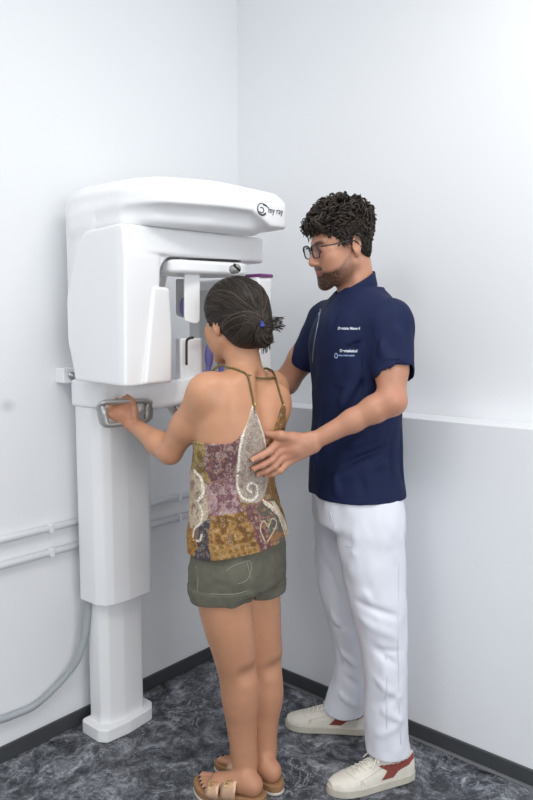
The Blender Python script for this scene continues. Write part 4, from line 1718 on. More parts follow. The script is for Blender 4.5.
trows = [(VP(357, 500, 2.18), 0.178, 0.150, hm), (VP(355.5, 478, 2.18), 0.172, 0.147, hm), (VP(355.5, 455, 2.18), 0.165, 0.143, hm),
         (VP(356, 430, 2.18), 0.164, 0.139, hm), (VP(357, 400, 2.18), 0.168, 0.137, hm), (VP(356, 365, 2.18), 0.178, 0.141, hm),
         (VP(356, 338, 2.18), 0.182, 0.138, hm), (VP(357, 318, 2.18), 0.172, 0.122, hm), (VP(359, 302, 2.18), 0.135, 0.090, hm), (VP(361, 290, 2.18), 0.085, 0.062, hm)]
tl = Loft(trows)
mS = Shape()
tl.put(mS, -0.022, 0.03, 0.0)
nkb = VP(357, 296, 2.185)
mS.cone(VP(353, 262, 2.18), nkb, 0.054, 0.060, 0.02)
mS.ell(VP(336.5, 278, 2.165), (0.012, 0.014, 0.014), None, 0.02)
head_volumes(mS, mc, MR, ms)
msL, meL, mwL = VP(390, 323, 2.03), VP(392, 400, 1.955), VP(314, 441, 1.975)
msR, meR, mwR = VP(328, 322, 2.31), VP(286, 382, 2.36), VP(250, 398, 2.27)
mS.cone(msL, msL * 0.4 + meL * 0.6, 0.056, 0.047, 0.03)
mS.cone(msL * 0.4 + meL * 0.6, meL, 0.046, 0.038, 0.02)
mS.cone(meL, meL * 0.78 + mwL * 0.22, 0.037, 0.037, 0.02)
mS.cone(meL * 0.78 + mwL * 0.22, meL * 0.5 + mwL * 0.5, 0.037, 0.0315, 0.02)
mS.cone(meL * 0.5 + mwL * 0.5, mwL, 0.0315, 0.0245, 0.02)
mS.ell(meL + np.array([0, 0, -0.008]), 0.034, None, 0.02)
mS.cone(msR, msR * 0.4 + meR * 0.6, 0.056, 0.046, 0.03)
mS.cone(msR * 0.4 + meR * 0.6, meR, 0.046, 0.041, 0.02)
mS.cone(meR, mwR, 0.041, 0.027, 0.02)
mS.cone(mwR, mwR + np.array([-0.05, 0.02, 0.0]), 0.026, 0.022, 0.015)
for i in range(4):
    q = mwR + np.array([-0.055, 0.03 - 0.0, 0.024 - 0.016 * i])
    mS.chain([q, q + np.array([-0.035, -0.002, 0]), q + np.array([-0.05, -0.022, 0])], [0.0105, 0.0095, 0.008], 0.005)
mS.chain([mwR + np.array([-0.01, 0, 0.02]), mwR + np.array([-0.04, -0.025, 0.03]), mwR + np.array([-0.065, -0.03, 0.03])], [0.013, 0.011, 0.009], 0.006)
# legs under the trousers
mlegL = [VP(372, 520, 2.09), VP(380, 625, 2.07), VP(388, 700, 2.06), VP(391, 752, 2.06)]
mlegR = [VP(345, 520, 2.27), VP(347, 600, 2.28), VP(350, 665, 2.31), VP(350, 706, 2.33)]
for L_ in (mlegL, mlegR):
    mS.chain(L_, [0.070, 0.052, 0.044, 0.034], 0.02)
    t_ = 1 if L_ is mlegL else 0
feet_m = [((1.878, 1.004), (1.622, 1.147), mlegL[-1]), ((1.985, 1.240), (1.838, 1.490), mlegR[-1])]
for h2, t2, ank in feet_m:
    h = np.array([*h2, 0.0]); t = np.array([*t2, 0.0])
    d = (t - h) / np.linalg.norm(t - h)
    hz = h + d * 0.064 + np.array([0, 0, 0.046])
    mS.cone(ank + d * 0.012, hz, 0.025, 0.017, 0.012)
    mS.cone(hz, h + d * 0.20 + np.array([0, 0, 0.040]), 0.019, 0.014, 0.01)
# left hand spread on her back
tips_px = [(250.5, 458.5), (251.5, 467), (256, 472.5), (264, 474.5)]
knk_px = [(278, 442), (280, 449.5), (282.5, 456.5), (287, 463)]
tipP = []
for (x, y) in tips_px:
    p = trace(cami_d, x, y, 1.6)
    tipP.append(p + normal(cami_d, p) * 0.009)
Ht = float(np.mean([p @ FWD for p in tipP]))
knP = [VP(x, y, Ht + 0.030 + 0.004 * i) for i, (x, y) in enumerate(knk_px)]
mwL = VP(311, 441, Ht + 0.055)
rk = (0.0105, 0.0108, 0.0102, 0.0092)
for i, (k_, t_, r) in enumerate(zip(knP, tipP, rk)):
    mS.cone(mwL + (knP[i] - knP[1]) * 0.45, k_, 0.0175, r * 1.22, 0.012)
    n_ = normal(cami_d, t_)
    p1 = k_ * 0.56 + t_ * 0.44 + n_ * 0.012
    p2 = k_ * 0.25 + t_ * 0.75 + n_ * 0.008
    mS.chain([k_, p1, p2, t_], [r * 1.12, r * 1.0, r * 0.92, r * 0.78], 0.005)
mS.ell(mwL * 0.45 + knP[1] * 0.275 + knP[2] * 0.275, (0.026, 0.026, 0.026), None, 0.014)
thb, tht = VP(296, 441, Ht + 0.040), trace(cami_d, 265, 436, 1.6)
tht = (tht + normal(cami_d, tht) * 0.011) if tht is not None else VP(265, 433, Ht)
thm = VP(281, 435.5, Ht + 0.012)
mS.chain([mwL * 0.4 + thb * 0.6, VP(293, 438, Ht + 0.036), thm, tht * 0.55 + VP(265, 433, Ht + 0.005) * 0.45], [0.0185, 0.0155, 0.0118, 0.0092], 0.012)
# tendons on the back of the hand
for k_ in knP[:3]:
    n_ = normal(cami_d, tipP[1])
    mS.cone(mwL * 0.75 + k_ * 0.25 + n_ * 0.0145, k_ + n_ * 0.0085, 0.004, 0.005, 0.012)

SKM = np.array(srgb(188, 137, 111))


def mskin(V):
    c = np.tile(SKM, (len(V), 1))
    q = (V - mc) @ MR / ms
    x, y, z = q.T
    hd = np.exp(-np.sum((q - np.array([0, 0.02, -0.02])) ** 2, 1) / 0.15 ** 2) > 0.35
    warm = np.exp(-(((np.abs(x) - 0.04) / 0.03) ** 2 + ((y - 0.07) / 0.05) ** 2 + ((z + 0.02) / 0.03) ** 2))[:, None] * 0.15
    c = c * (1 - warm) + warm * np.array(srgb(196, 120, 98))
    n = vnoise(V, 420, 2)
    # beard: jaw, chin, lip
    line = np.interp(y, [0.0, 0.02, 0.05, 0.075, 0.12], [-0.012, -0.026, -0.052, -0.060, -0.050])
    beard = np.clip((line - z) / 0.012, 0, 1) * np.clip((z + 0.128) / 0.015, 0, 1) * np.clip((y + 0.004) / 0.012, 0, 1)
    must = np.clip(1 - np.abs(z + 0.053) / 0.0085, 0, 1) ** 0.5 * (np.abs(x) < 0.030) * (y > 0.078)
    beard = np.maximum(beard, must) * (np.abs(x) < 0.08)
    soul = np.exp(-((x / 0.012) ** 2 + ((z + 0.085) / 0.012) ** 2)) * (y > 0.07)
    dens = np.interp(y, [0.0, 0.03, 0.065, 0.085], [0.30, 0.50, 0.86, 0.97])
    k = np.clip(beard * dens * (1 + 0.4 * n) + 0.2 * soul, 0, 0.95)[:, None]
    c = c * (1 - k) + k * np.array(srgb(38, 29, 25))
    lips = np.exp(-((x / 0.021) ** 6 + ((z + 0.0675) / 0.0075) ** 4)) * (y > 0.078)
    c = c * (1 - lips[:, None] * 0.7) + lips[:, None] * 0.7 * np.array(srgb(166, 104, 92))
    ax = np.abs(x)
    brow = np.exp(-(((ax - 0.031) / 0.019) ** 4 + ((z - 0.0245 + 7 * (ax - 0.03) ** 2) / 0.0052) ** 4)) * (y > 0.05)
    c = c * (1 - brow[:, None] * 0.9) + brow[:, None] * 0.9 * np.array(srgb(34, 26, 22))
    scalp = np.clip((z - 0.045 - np.interp(y, [-0.1, 0.0, 0.06, 0.1], [-0.10, -0.03, 0.02, 0.045])) / 0.01, 0, 1) * (np.sum(q ** 2, 1) < 0.03)
    c = c * (1 - scalp[:, None] * 0.8) + scalp[:, None] * 0.8 * np.array(srgb(40, 30, 25))
    for ctr, rad in ((knP[1], 0.035), (meL, 0.05), (tipP[1], 0.03)):
        g = np.exp(-np.sum((V - ctr) ** 2, 1) / rad ** 2)[:, None] * 0.4
        c = c * (1 - g) + g * np.array(srgb(196, 126, 104))
    return c


mbody = grow('body', mS, M_skin, X_, h=0.0026, it=2, color=mskin)
eyes(mc, MR, ms, X_)

# nails of the visible hand
for i in range(4):
    n_ = normal(cami_d, tipP[i])
    d = tipP[i] - knP[i]
    d /= np.linalg.norm(d)
    s_ = np.cross(n_, d)
    m = Mesh()
    m.ball(tipP[i] + n_ * rk[i] * 0.62 + d * 0.001, (0.0052, 0.0042, 0.0014), 10, 6, np.stack([d, s_, n_], 1))
    m.build('fingernail', M_nailskin if 'M_nailskin' in globals() else globals().setdefault('M_nailskin', mat('natural_nail', srgb(214, 166, 146), 0.3, vary=(90, 0.04))), X_)

# trousers
pS = Shape()
pel = Loft([(VP(357, 520, 2.18), 0.165, 0.138, hp), (VP(356, 495, 2.18), 0.160, 0.138, hp), (VP(356, 465, 2.18), 0.148, 0.130, hp)])
nearl = Loft([(VP(366, 480, 2.12), 0.070, 0.085, hp), (VP(370, 508, 2.10), 0.094, 0.103, hp), (VP(371, 545, 2.085), 0.094, 0.102, hp), (VP(374, 580, 2.08), 0.090, 0.094, hp), (VP(378, 610, 2.07), 0.084, 0.086, hp),
              (VP(383, 645, 2.065), 0.076, 0.072, hp), (VP(386.5, 690, 2.06), 0.070, 0.066, hp), (VP(386.5, 722, 2.06), 0.070, 0.068, hp), (VP(388, 757, 2.06), 0.072, 0.069, hp)])
farl = Loft([(VP(350, 480, 2.24), 0.070, 0.085, hp), (VP(346.5, 510, 2.265), 0.094, 0.104, hp), (VP(346.5, 545, 2.275), 0.094, 0.106, hp), (VP(345, 585, 2.28), 0.088, 0.090, hp), (VP(349, 616, 2.29), 0.080, 0.077, hp),
             (VP(353.5, 650, 2.31), 0.072, 0.066, hp), (VP(352, 675, 2.32), 0.068, 0.064, hp), (VP(346, 697, 2.33), 0.072, 0.070, hp), (VP(343.5, 716, 2.335), 0.076, 0.074, hp)])
pel.put(pS, 0, 0.02, 0)
nearl.put(pS, 0, 0.004, 0.03)
farl.put(pS, 0, 0.004, 0.012)


def ridge(p, a, b, r, amp):
    """a soft fold running from a to b"""
    ba = b - a
    p = p + 0.016 * np.stack([vnoise(p, 9, 21), vnoise(p, 9, 22), vnoise(p, 9, 23)], 1)
    t = np.clip(((p - a) @ ba) / (ba @ ba), 0, 1)
    d = np.linalg.norm(p - a - t[:, None] * ba, axis=1)
    return 1.25 * amp * np.exp(-(d / r) ** 2) * np.sin(t * math.pi)


PF = []
for x0, y0, x1, y1, H_, am, rr in ((352, 604, 405, 622, 2.0, -0.007, 0.013), (356, 622, 404, 640, 2.0, 0.007, 0.013), (358, 636, 400, 668, 2.0, -0.006, 0.012), (362, 650, 407, 652, 2.0, -0.005, 0.011),
                               (340, 560, 372, 612, 1.98, 0.007, 0.016), (352, 555, 385, 640, 1.98, 0.006, 0.014), (362, 676, 402, 702, 1.99, 0.005, 0.013), (366, 716, 400, 690, 1.99, -0.005, 0.012),
                               (372, 706, 412, 728, 1.99, 0.005, 0.012), (362, 742, 402, 722, 1.99, 0.005, 0.014), (384, 640, 378, 735, 1.985, 0.003, 0.014), (330, 545, 364, 560, 2.0, 0.006, 0.012), (332, 552, 360, 572, 2.0, -0.006, 0.011),
                               (395, 520, 404, 620, 2.05, 0.006, 0.018), (372, 524, 378, 590, 1.97, -0.005, 0.013),
                               (322, 600, 350, 640, 2.22, 0.007, 0.014), (328, 632, 356, 625, 2.22, -0.006, 0.012), (332, 650, 360, 672, 2.24, 0.006, 0.012), (334, 676, 362, 690, 2.25, -0.006, 0.011), (330, 694, 362, 704, 2.26, 0.006, 0.010),
                               (338, 640, 346, 705, 2.25, 0.006, 0.011), (318, 520, 330, 580, 2.16, 0.006, 0.014), (325, 560, 345, 600, 2.2, -0.005, 0.012)):
    PF.append((VP(x0, y0, H_), VP(x1, y1, H_), rr, am))


def trouser_d(p):
    d = pS(p)
    for a, b, r, am in PF:
        lo_, hi_ = np.minimum(a, b) - 0.05, np.maximum(a, b) + 0.05
        if np.any(p.min(0) > hi_) or np.any(p.max(0) < lo_):
            continue
        d = d - ridge(p, a, b, r, am)
    w_ = np.array([1, 1, 0.6])
    d = d + 0.0034 * vnoise(p * w_ + 0.01 * vnoise(p, 8, 3)[:, None], 18, 8) + 0.0026 * vnoise(p * w_ + 0.008 * vnoise(p, 14, 5)[:, None], 36, 9)
    # hems: hollow, cut level
    for lf, zc in ((nearl, VP(388, 749, 2.06)[2]), (farl, VP(346, 709, 2.335)[2])):
        sel = (p[:, :2] - lf.T[0, :2])
        near_ = np.hypot(sel[:, 0], sel[:, 1]) < 0.14
        d = np.where(near_ & (p[:, 2] < zc + 0.05), smax(d, zc - p[:, 2], 0.002), d)
        if p[:, 2].min() < zc + 0.09 and p.min(0)[0] < lf.hi[0] + 0.05:
            e = lf.f(-0.007, 0.002, zlo=zc - 0.2)(p)
            d = np.where(p[:, 2] < zc + 0.06, smax(d, -e, 0.002), d)
    return d


b_ = pS.bounds()
V, Q = polygonise(trouser_d, b_[0] - 0.01, b_[1] + 0.01, 0.0032)
tro = mesh_from('trousers', relax(V, Q, 1), Q, M_cotton, X_)
for path in (((330, 511), (334, 528), (336, 541)), ((336, 541), (346, 546), (354, 545)), ((394, 508), (399, 560), (398, 620), (399, 690), (401, 745)), ((386, 652), (387, 690), (387, 740))):
    pk = [trace(trouser_d, x, y, 1.7) for x, y in path]
    pk = [p for p in pk if p is not None]
    if len(pk) > 1:
        m = Mesh()
        m.tube(spline(pk, 40), 0.0011, 5)
        m.build('seam', M_cotton, tro)


# tunic
nS = Shape()
zhem = VP(356, 492, 2.18)[2]
tl.put(nS, 0, 0.004, 0.0, zlo=zhem - 0.01)
nS.cone(nkb + mu * -0.035, msL + mu * 0.0, 0.060, 0.058, 0.05)
nS.cone(nkb + mu * -0.035, msR + mu * 0.004, 0.060, 0.062, 0.04)
slvL, slvR = VP(393, 371, 1.985), VP(306, 361, 2.335)
nS.cone(msL, slvL, 0.068, 0.060, 0.03)
nS.cone(msR, slvR, 0.068, 0.056, 0.025)
# sleeve mouths: cut square and hollowed
dL, dR = (slvL - msL) / np.linalg.norm(slvL - msL), (slvR - msR) / np.linalg.norm(slvR - msR)
cutL, cutR = VP(393, 367, 1.985), VP(307.5, 359, 2.335)
for cut, dv, sh0, sl in ((cutL, dL, msL, slvL), (cutR, dR, msR, slvR)):
    e_ = cut + dv * 0.075
    nS.cone(cut + dv * 0.062, cut + dv * 0.064, 0.062, 0.062, 0.003, '-')
    nS.cone(cut + dv * -0.05, cut + dv * 0.05, 0.053 if sl is slvL else 0.050, 0.056 if sl is slvL else 0.052, 0.003, '-')
# neck opening
nS.cone(VP(350, 262, 2.18), nkb + mu * -0.005, 0.062, 0.058, 0.006, '-')
# body hollow at the hem
tl.put(nS, -0.016, 0.004, 0.003, zlo=zhem - 0.05, zhi=zhem + 0.03, op='-')
nS.fn(lambda p: zhem - p[:, 2], (-9, -9, -9), (9, 9, 9), 0.002, '&')
NF = []
for x0, y0, x1, y1, H_, am, rr in ((372, 330, 330, 420, 2.03, 0.007, 0.018), (364, 345, 350, 420, 2.02, -0.006, 0.014), (352, 385, 322, 470, 2.03, 0.006, 0.020), (385, 430, 345, 452, 2.02, 0.006, 0.014),
                               (398, 445, 340, 468, 2.03, -0.006, 0.013), (398, 462, 330, 480, 2.03, 0.005, 0.014), (400, 425, 402, 495, 2.1, -0.005, 0.012), (392, 430, 394, 495, 2.05, -0.005, 0.010),
                               (372, 322, 376, 368, 2.0, -0.005, 0.012), (382, 330, 390, 366, 1.94, 0.006, 0.014), (398, 320, 404, 366, 1.95, 0.005, 0.014), (366, 335, 342, 350, 2.0, -0.005, 0.012),
                               (318, 400, 312, 480, 2.1, 0.006, 0.016), (340, 300, 330, 330, 2.06, -0.004, 0.012), (335, 470, 333, 500, 2.03, 0.006, 0.014), (360, 470, 362, 502, 2.0, -0.005, 0.014), (326, 420, 345, 445, 2.04, -0.005, 0.012)):
    NF.append((VP(x0, y0, H_), VP(x1, y1, H_), rr, am))


def tunic_d(p):
    d = nS(p)
    for a, b, r, am in NF:
        lo_, hi_ = np.minimum(a, b) - 0.05, np.maximum(a, b) + 0.05
        if np.any(p.min(0) > hi_) or np.any(p.max(0) < lo_):
            continue
        d = d - 1.7 * ridge(p, a, b, r * 0.85, am)
    w_ = np.array([1, 1, 0.7])
    return d + 0.0036 * vnoise(p * w_, 13, 12) + 0.0020 * vnoise(p * w_, 34, 13)


b_ = nS.bounds()
V, Q = polygonise(tunic_d, b_[0] - 0.01, b_[1] + 0.01, 0.0030)
tun = mesh_from('tunic', relax(V, Q, 1), Q, M_navy, X_)
# stand collar
kS = Shape()
cb, ct = VP(357, 304, 2.185), VP(351.5, 262, 2.18)
kS.cone(cb, ct, 0.073, 0.064, 0)
kS.cone(cb - (ct - cb) * 0.3, ct + (ct - cb) * 0.3, 0.068, 0.059, 0.003, '-')
fp, bp_ = VP(322, 302, 2.14), VP(370, 272, 2.2)
tn = np.cross(bp_ - fp, ml); tn /= np.linalg.norm(tn)
tn = tn if tn[2] > 0 else -tn
kS.fn(lambda p: (p - fp) @ tn, (-9,) * 3, (9,) * 3, 0.003, '&')
kS.fn(lambda p: -((p - fp) @ tn) - 0.045, (-9,) * 3, (9,) * 3, 0.003, '&')
grow('collar', kS, M_navy, tun, h=0.0028, it=1)


def drape(me_verts, org, U, W, fn, lift):
    out = []
    n = np.cross(U, W)
    for v in me_verts:
        p0 = org + U * v[0] + W * v[1]
        ts = np.linspace(0.09, -0.12, 60)
        P = p0 + n * ts[:, None]
        d = fn(P)
        k = np.argmax(d < 0)
        t = ts[max(k - 1, 0)] if d[k] < 0 else 0.0
        if d[k] < 0 and k > 0:
            f = d[k - 1] / (d[k - 1] - d[k])
            t = ts[k - 1] + (ts[k] - ts[k - 1]) * f
        out.append(p0 + n * (t + lift + v[2]))
    return out


def woven_text(name, body, size, px, py, material, parent, sx=1.0, bold=0.0):
    org = trace(tunic_d, px, py, 1.7)
    n = normal(tunic_d, org)
    n = n * np.array([1, 1, 0.3]); n /= np.linalg.norm(n)
    W = mu - n * (mu @ n); W /= np.linalg.norm(W)
    U = np.cross(W, n)
    cu = bpy.data.curves.new(name, 'FONT')
    cu.body = body
    cu.size = size
    cu.extrude = 0.0002
    cu.offset = bold
    o = bpy.data.objects.new(name, cu)
    COL.objects.link(o)
    me = bpy.data.meshes.new_from_object(o.evaluated_get(bpy.context.evaluated_depsgraph_get()))
    bpy.data.objects.remove(o)
    vs = np.array([v.co[:] for v in me.vertices]) * np.array([sx, 1, 1])
    new = drape(vs, org, U, W, tunic_d, 0.0012)
    for v, q in zip(me.vertices, new):
        v.co = q
    me.name = name
    return link(name, me, material, parent), org, U, W


woven_text('name_lettering', 'Dentista Manuel', 0.0105, 338, 329.5, M_thread, tun, 1.0, 0.0003)
woven_text('clinic_lettering', 'Dentalsalud', 0.0115, 340, 352, M_thread, tun, 0.98, 0.0003)
lo_, org, U, W = woven_text('clinic_lettering', 'clinica dental madrid', 0.0072, 338.5, 356, M_thread2, tun, 0.85, 0.0002)
m = Mesh()
for r0, pts in ((0.0012, [(0, 0.006), (-0.004, 0.002), (-0.0045, -0.004), (-0.002, -0.008), (0.001, -0.006)]), (0.0012, [(0.001, -0.006), (0.0025, -0.009), (0.0045, -0.004), (0.004, 0.003), (0, 0.006)])):
    P = drape([(x - 0.008, y + 0.002, 0) for x, y in pts], org, U, W, tunic_d, 0.0008)
    m.tube(spline(P, 16), r0, 5)
m.build('tooth_emblem', M_thread2, tun)
# zip with its puller, pocket seam, sleeve hem
zp = [trace(tunic_d, x, y, 1.8) for x, y in ((320.5, 309), (319.5, 316), (317, 328), (314, 345), (312.5, 362))]
zp = [p for p in zp if p is not None]
m = Mesh()
m.tube(spline(zp, 40), 0.0016, 6)
zo = m.build('zip', M_zip, tun)
m = Mesh()
q = trace(tunic_d, 320, 313, 1.8)
nq = normal(tunic_d, q)
m.tube([q + nq * 0.003, q + nq * 0.004 - mu * 0.012, q + nq * 0.004 - mu * 0.026], [0.0022, 0.003, 0.0034], 8)
m.build('zip_puller', M_zip, zo)
for path in (((331, 345), (345, 343), (362, 347)), ((331, 345), (331, 368), (333, 384)), ((362, 347), (362, 372), (360, 388)), ((333, 384), (346, 388), (360, 388)),
             ((397, 430), (399, 460), (399, 497)), ((312, 484), (330, 493), (365, 497), (400, 494)), ((370, 297), (372, 318), (374, 345), (373, 368)), ((374, 364), (386, 360), (400, 359), (412, 362))):
    pk = [trace(tunic_d, x, y, 1.7) for x, y in path]
    pk = [p for p in pk if p is not None]
    if len(pk) > 1:
        m = Mesh()
        m.tube(spline(pk, 40), 0.0010, 5)
        m.build('seam', M_navy, tun)


# shoes
def interp(t, xs, ys):
    return np.interp(t, xs, ys)


def shoe(h2, t2, side):
    h = np.array([*h2, 0.0]); t = np.array([*t2, 0.0])
    L = np.linalg.norm(t - h)
    d = (t - h) / L
    n = np.array([-d[1], d[0], 0.0]) * side                     # outer side
    e = bpy.data.objects.new('shoe', None)
    COL.objects.link(e)
    e.parent = X_
    e.location = Vector(h) - X_.location

    def own(o):
        o.parent = e
        o.matrix_parent_inverse = Matrix.Translation(-Vector(h))
        return o
    ctr = lambda f: interp(f, [0, 0.3, 0.6, 1], [0.0, 0.0, -0.002, -0.010])
    wd = lambda f: interp(f, [0.0, 0.04, 0.12, 0.3, 0.5, 0.68, 0.8, 0.9, 0.97, 1.0], [0.012, 0.027, 0.034, 0.036, 0.040, 0.046, 0.045, 0.037, 0.022, 0.008])
    ht = lambda f: interp(f, [0, 0.05, 0.16, 0.28, 0.42, 0.56, 0.70, 0.82, 0.94, 1.0], [0.082, 0.088, 0.084, 0.086, 0.097, 0.080, 0.064, 0.055, 0.046, 0.038])

    def loc(p):
        q = p - h
        return q @ d, q @ n, q[:, 2]

    def upper(p):
        x, y, z = loc(p)
        f = x / L
        w = np.maximum(wd(f) - 0.002, 0.006) * np.interp(z, [0.02, 0.05, 0.09], [1.0, 0.97, 0.72])
        k = (np.abs((y - ctr(f)) / w) ** 2.6 + np.abs(np.maximum(z - 0.018, 0) / (ht(f) - 0.018)) ** 2.3) ** (1 / 2.5)
        dd = (k - 1) * np.minimum(w, ht(f) - 0.018)
        dd = np.maximum(dd, np.maximum(-x + 0.004, x - L + 0.006))
        return smax(dd, 0.018 - z, 0.004)
    oL = [(f, wd(f)) for f in np.linspace(0, 1, 26)]
    out = [h + d * (f * L) + n * (w + ctr(f)) for f, w in oL] + [h + d * (f * L) + n * (-w + ctr(f)) for f, w in oL[::-1]]
    own(prism('sole', [p[:2] for p in out], 0.0, 0.028, M_sole, None, bevel=0.005, seg=3))
    lo = np.minimum(h, t) - 0.06
    hi = np.maximum(h, t) + 0.06
    V, Q = polygonise(upper, (lo[0], lo[1], 0.01), (hi[0], hi[1], 0.105), 0.0026)
    up_ = own(mesh_from('upper', relax(V, Q, 2), Q, M_leather, None))

    def on(f, y, lift=0.001):
        """a point on top of the upper"""
        zs = np.arange(0.11, 0.02, -0.001)
        P = h + d * f * L + n * (y + ctr(f)) + np.array([0, 0, 1.0]) * zs[:, None]
        k = np.argmax(upper(P) < 0)
        return P[k] + np.array([0, 0, lift])

    def onside(f, z, lift=0.0012, s=1):
        ys = np.arange(0.06, 0.0, -0.0006)
        P = h + d * f * L + np.array([0, 0, z]) + n * s * ys[:, None]
        k = np.argmax(upper(P) < 0)
        return P[k] + n * s * lift
    # the flash on each flank: a bar from the heel collar that ends in a wedge
    poly = np.array([(0.03, 0.084), (0.10, 0.074), (0.25, 0.068), (0.48, 0.076), (0.38, 0.058), (0.46, 0.0345), (0.32, 0.0345), (0.25, 0.050), (0.12, 0.058), (0.03, 0.070)])
    for s in (1, -1):
        gx, gz = np.linspace(0.015, 0.59, 90), np.linspace(0.024, 0.086, 34)
        ins = sd_poly(*[a.ravel() for a in np.meshgrid(gx, gz, indexing='ij')], poly * np.array([1, 1])).reshape(90, 34)
        d2 = sd_poly(np.repeat(gx, 34) * L, np.tile(gz, 90), poly * np.array([L, 1])).reshape(90, 34)
        ids = {}
        vv, ff = [], []

        def vid(i, j):
            if (i, j) not in ids:
                ids[(i, j)] = len(vv)
                vv.append(onside(gx[i], gz[j], 0.0010, s))
            return ids[(i, j)]
        for i in range(89):
            for j in range(33):
                if (d2[i, j] + d2[i + 1, j] + d2[i, j + 1] + d2[i + 1, j + 1]) / 4 < 0:
                    ff.append((vid(i, j), vid(i + 1, j), vid(i + 1, j + 1), vid(i, j + 1)))
        m = Mesh()
        m.add(vv, ff)
        fo = m.build('flash', M_flash, None)
        so = fo.modifiers.new('thick', 'SOLIDIFY')
        so.thickness = 0.0012
        so.offset = 0
        fo.parent = up_
    m = Mesh()
    rows = np.linspace(0.46, 0.72, 6)
    for i, f in enumerate(rows):
        wv = 0.024 - 0.006 * i / 5
        a, b = on(f, wv, 0.0025), on(f - 0.012, -wv, 0.0025)
        mid = on(f - 0.004, 0.0, 0.0045)
        m.tube(spline([a, mid, b], 10), 0.0024, 6)
        if i < 5:
            c = on(rows[i + 1], -wv * 0.95, 0.0025)
            m.tube(spline([a, on((f + rows[i + 1]) / 2, 0.0, 0.0055), c], 10), 0.0022, 6)
    top = on(0.43, 0.0, 0.006)
    for s in (1, -1):
        m.tube(spline([top, top + n * s * 0.02 + np.array([0, 0, 0.006]) + d * 0.006, top + n * s * 0.034 - np.array([0, 0, 0.010]) + d * 0.02, top + n * s * 0.016 - np.array([0, 0, 0.002]) + d * 0.012, top], 24), 0.0022, 6)
        m.tube(spline([top, top + n * s * 0.020 + d * 0.02 - np.array([0, 0, 0.006]), top + n * s * 0.032 + d * 0.036 - np.array([0, 0, 0.026])], 14), 0.0022, 6)
    lc = m.build('laces', M_lace, None)
    lc.parent = up_
    m = Mesh()
    for s in (1, -1):
        m.tube([onside(f, z, 0.0006, s) for f, z in ((0.42, 0.070), (0.52, 0.060), (0.62, 0.052), (0.70, 0.046))], 0.0009, 5)
        m.tube([onside(f, 0.036 + 0.010 * math.sin(i / 5 * 3.1), 0.0006, s) for i, f in enumerate(np.linspace(0.66, 0.70, 6))], 0.0009, 5)
    arc = [on(0.735 + 0.05 * (1 - (y / 0.03) ** 2), y, 0.0006) for y in np.linspace(-0.03, 0.03, 12)]
    m.tube(arc, 0.0009, 5)
    st = m.build('stitch_line', M_sole, None)
    st.parent = up_


shoe(*feet_m[0][:2], 1)
shoe(*feet_m[1][:2], -1)

# glasses
gl_ = bpy.data.objects.new('glasses', None)
COL.objects.link(gl_)
gl_.parent = X_
gl_.location = Vector(mc) - X_.location


def gchild(o):
    o.parent = gl_
    o.matrix_parent_inverse = Matrix.Translation(-Vector(mc))
    return o


GP = lambda x, y, z: mc + MR @ (np.array([x, y, z]) * ms)
for q in (-1, 1):
    rim = []
    for a in np.linspace(0, 2 * math.pi, 36, endpoint=False):
        ca, sa = math.cos(a), math.sin(a)
        x = 0.0345 + 0.0265 * np.sign(ca) * abs(ca) ** 0.62
        z = 0.001 + 0.0195 * np.sign(sa) * abs(sa) ** 0.66
        rim.append((q * x, 0.1045 - 0.10 * abs(x) ** 1.6 - 0.10 * (0.02 - z) * 0.5, z))
    m = Mesh()
    m.tube([GP(*r) for r in rim], [(0.0030 if r[2] > 0.006 else 0.0021) * ms for r in rim], 8, closed=True)
    ro = gchild(m.build('rim', M_frame, None))
    V = [GP(*r) for r in rim]
    m = Mesh()
    c0 = np.mean(V, axis=0)
    nn = MR @ np.array([0, 1.0, 0])
    fr, bk = [v + nn * 0.0006 for v in V], [v - nn * 0.0006 for v in V]
    k = len(V)
    F = [tuple(range(k)), tuple(range(2 * k - 1, k - 1, -1))] + [(i, i + k, (i + 1) % k + k, (i + 1) % k) for i in range(k)]
    m.add(fr + bk, F)
    gchild(m.build('lens', M_lens, None, smooth_it=False))
    m = Mesh()
    m.tube(spline([GP(q * 0.0600, 0.0935, 0.012), GP(q * 0.0700, 0.088, 0.013), GP(q * 0.0765, 0.060, 0.012), GP(q * 0.0810, 0.010, 0.013), GP(q * 0.0815, -0.012, 0.006), GP(q * 0.080, -0.024, -0.012)], 24), 0.0021 * ms, 8, flat=0.8)
    gchild(m.build('temple_arm', M_frame, None))
m = Mesh()
m.tube(spline([GP(-0.010, 0.1035, 0.006), GP(0, 0.109, 0.009), GP(0.010, 0.1035, 0.006)], 12), 0.0020 * ms, 8)
gchild(m.build('bridge', M_frame, None))

# curly hair
gS = Shape()
QP = lambda x, y, z: mc + MR @ (np.array([x, y, z]) * ms)
gS.ell(QP(0, -0.009, 0.050), np.array([0.080, 0.097, 0.087]) * ms, MR, 0)


def mhairline(p):
    q = (p - mc) @ MR / ms
    x, y, z = q.T
    low = np.interp(y, [-0.14, -0.095, -0.06, -0.035, -0.018, 0.016, 0.035, 0.06, 0.09], [-0.060, -0.064, -0.052, -0.030, 0.026, 0.026, 0.004, 0.052, 0.060])
    return (low - z) * 0.8


gS.ell(QP(0, -0.042, -0.012), np.array([0.060, 0.046, 0.058]) * ms, MR, 0.02)


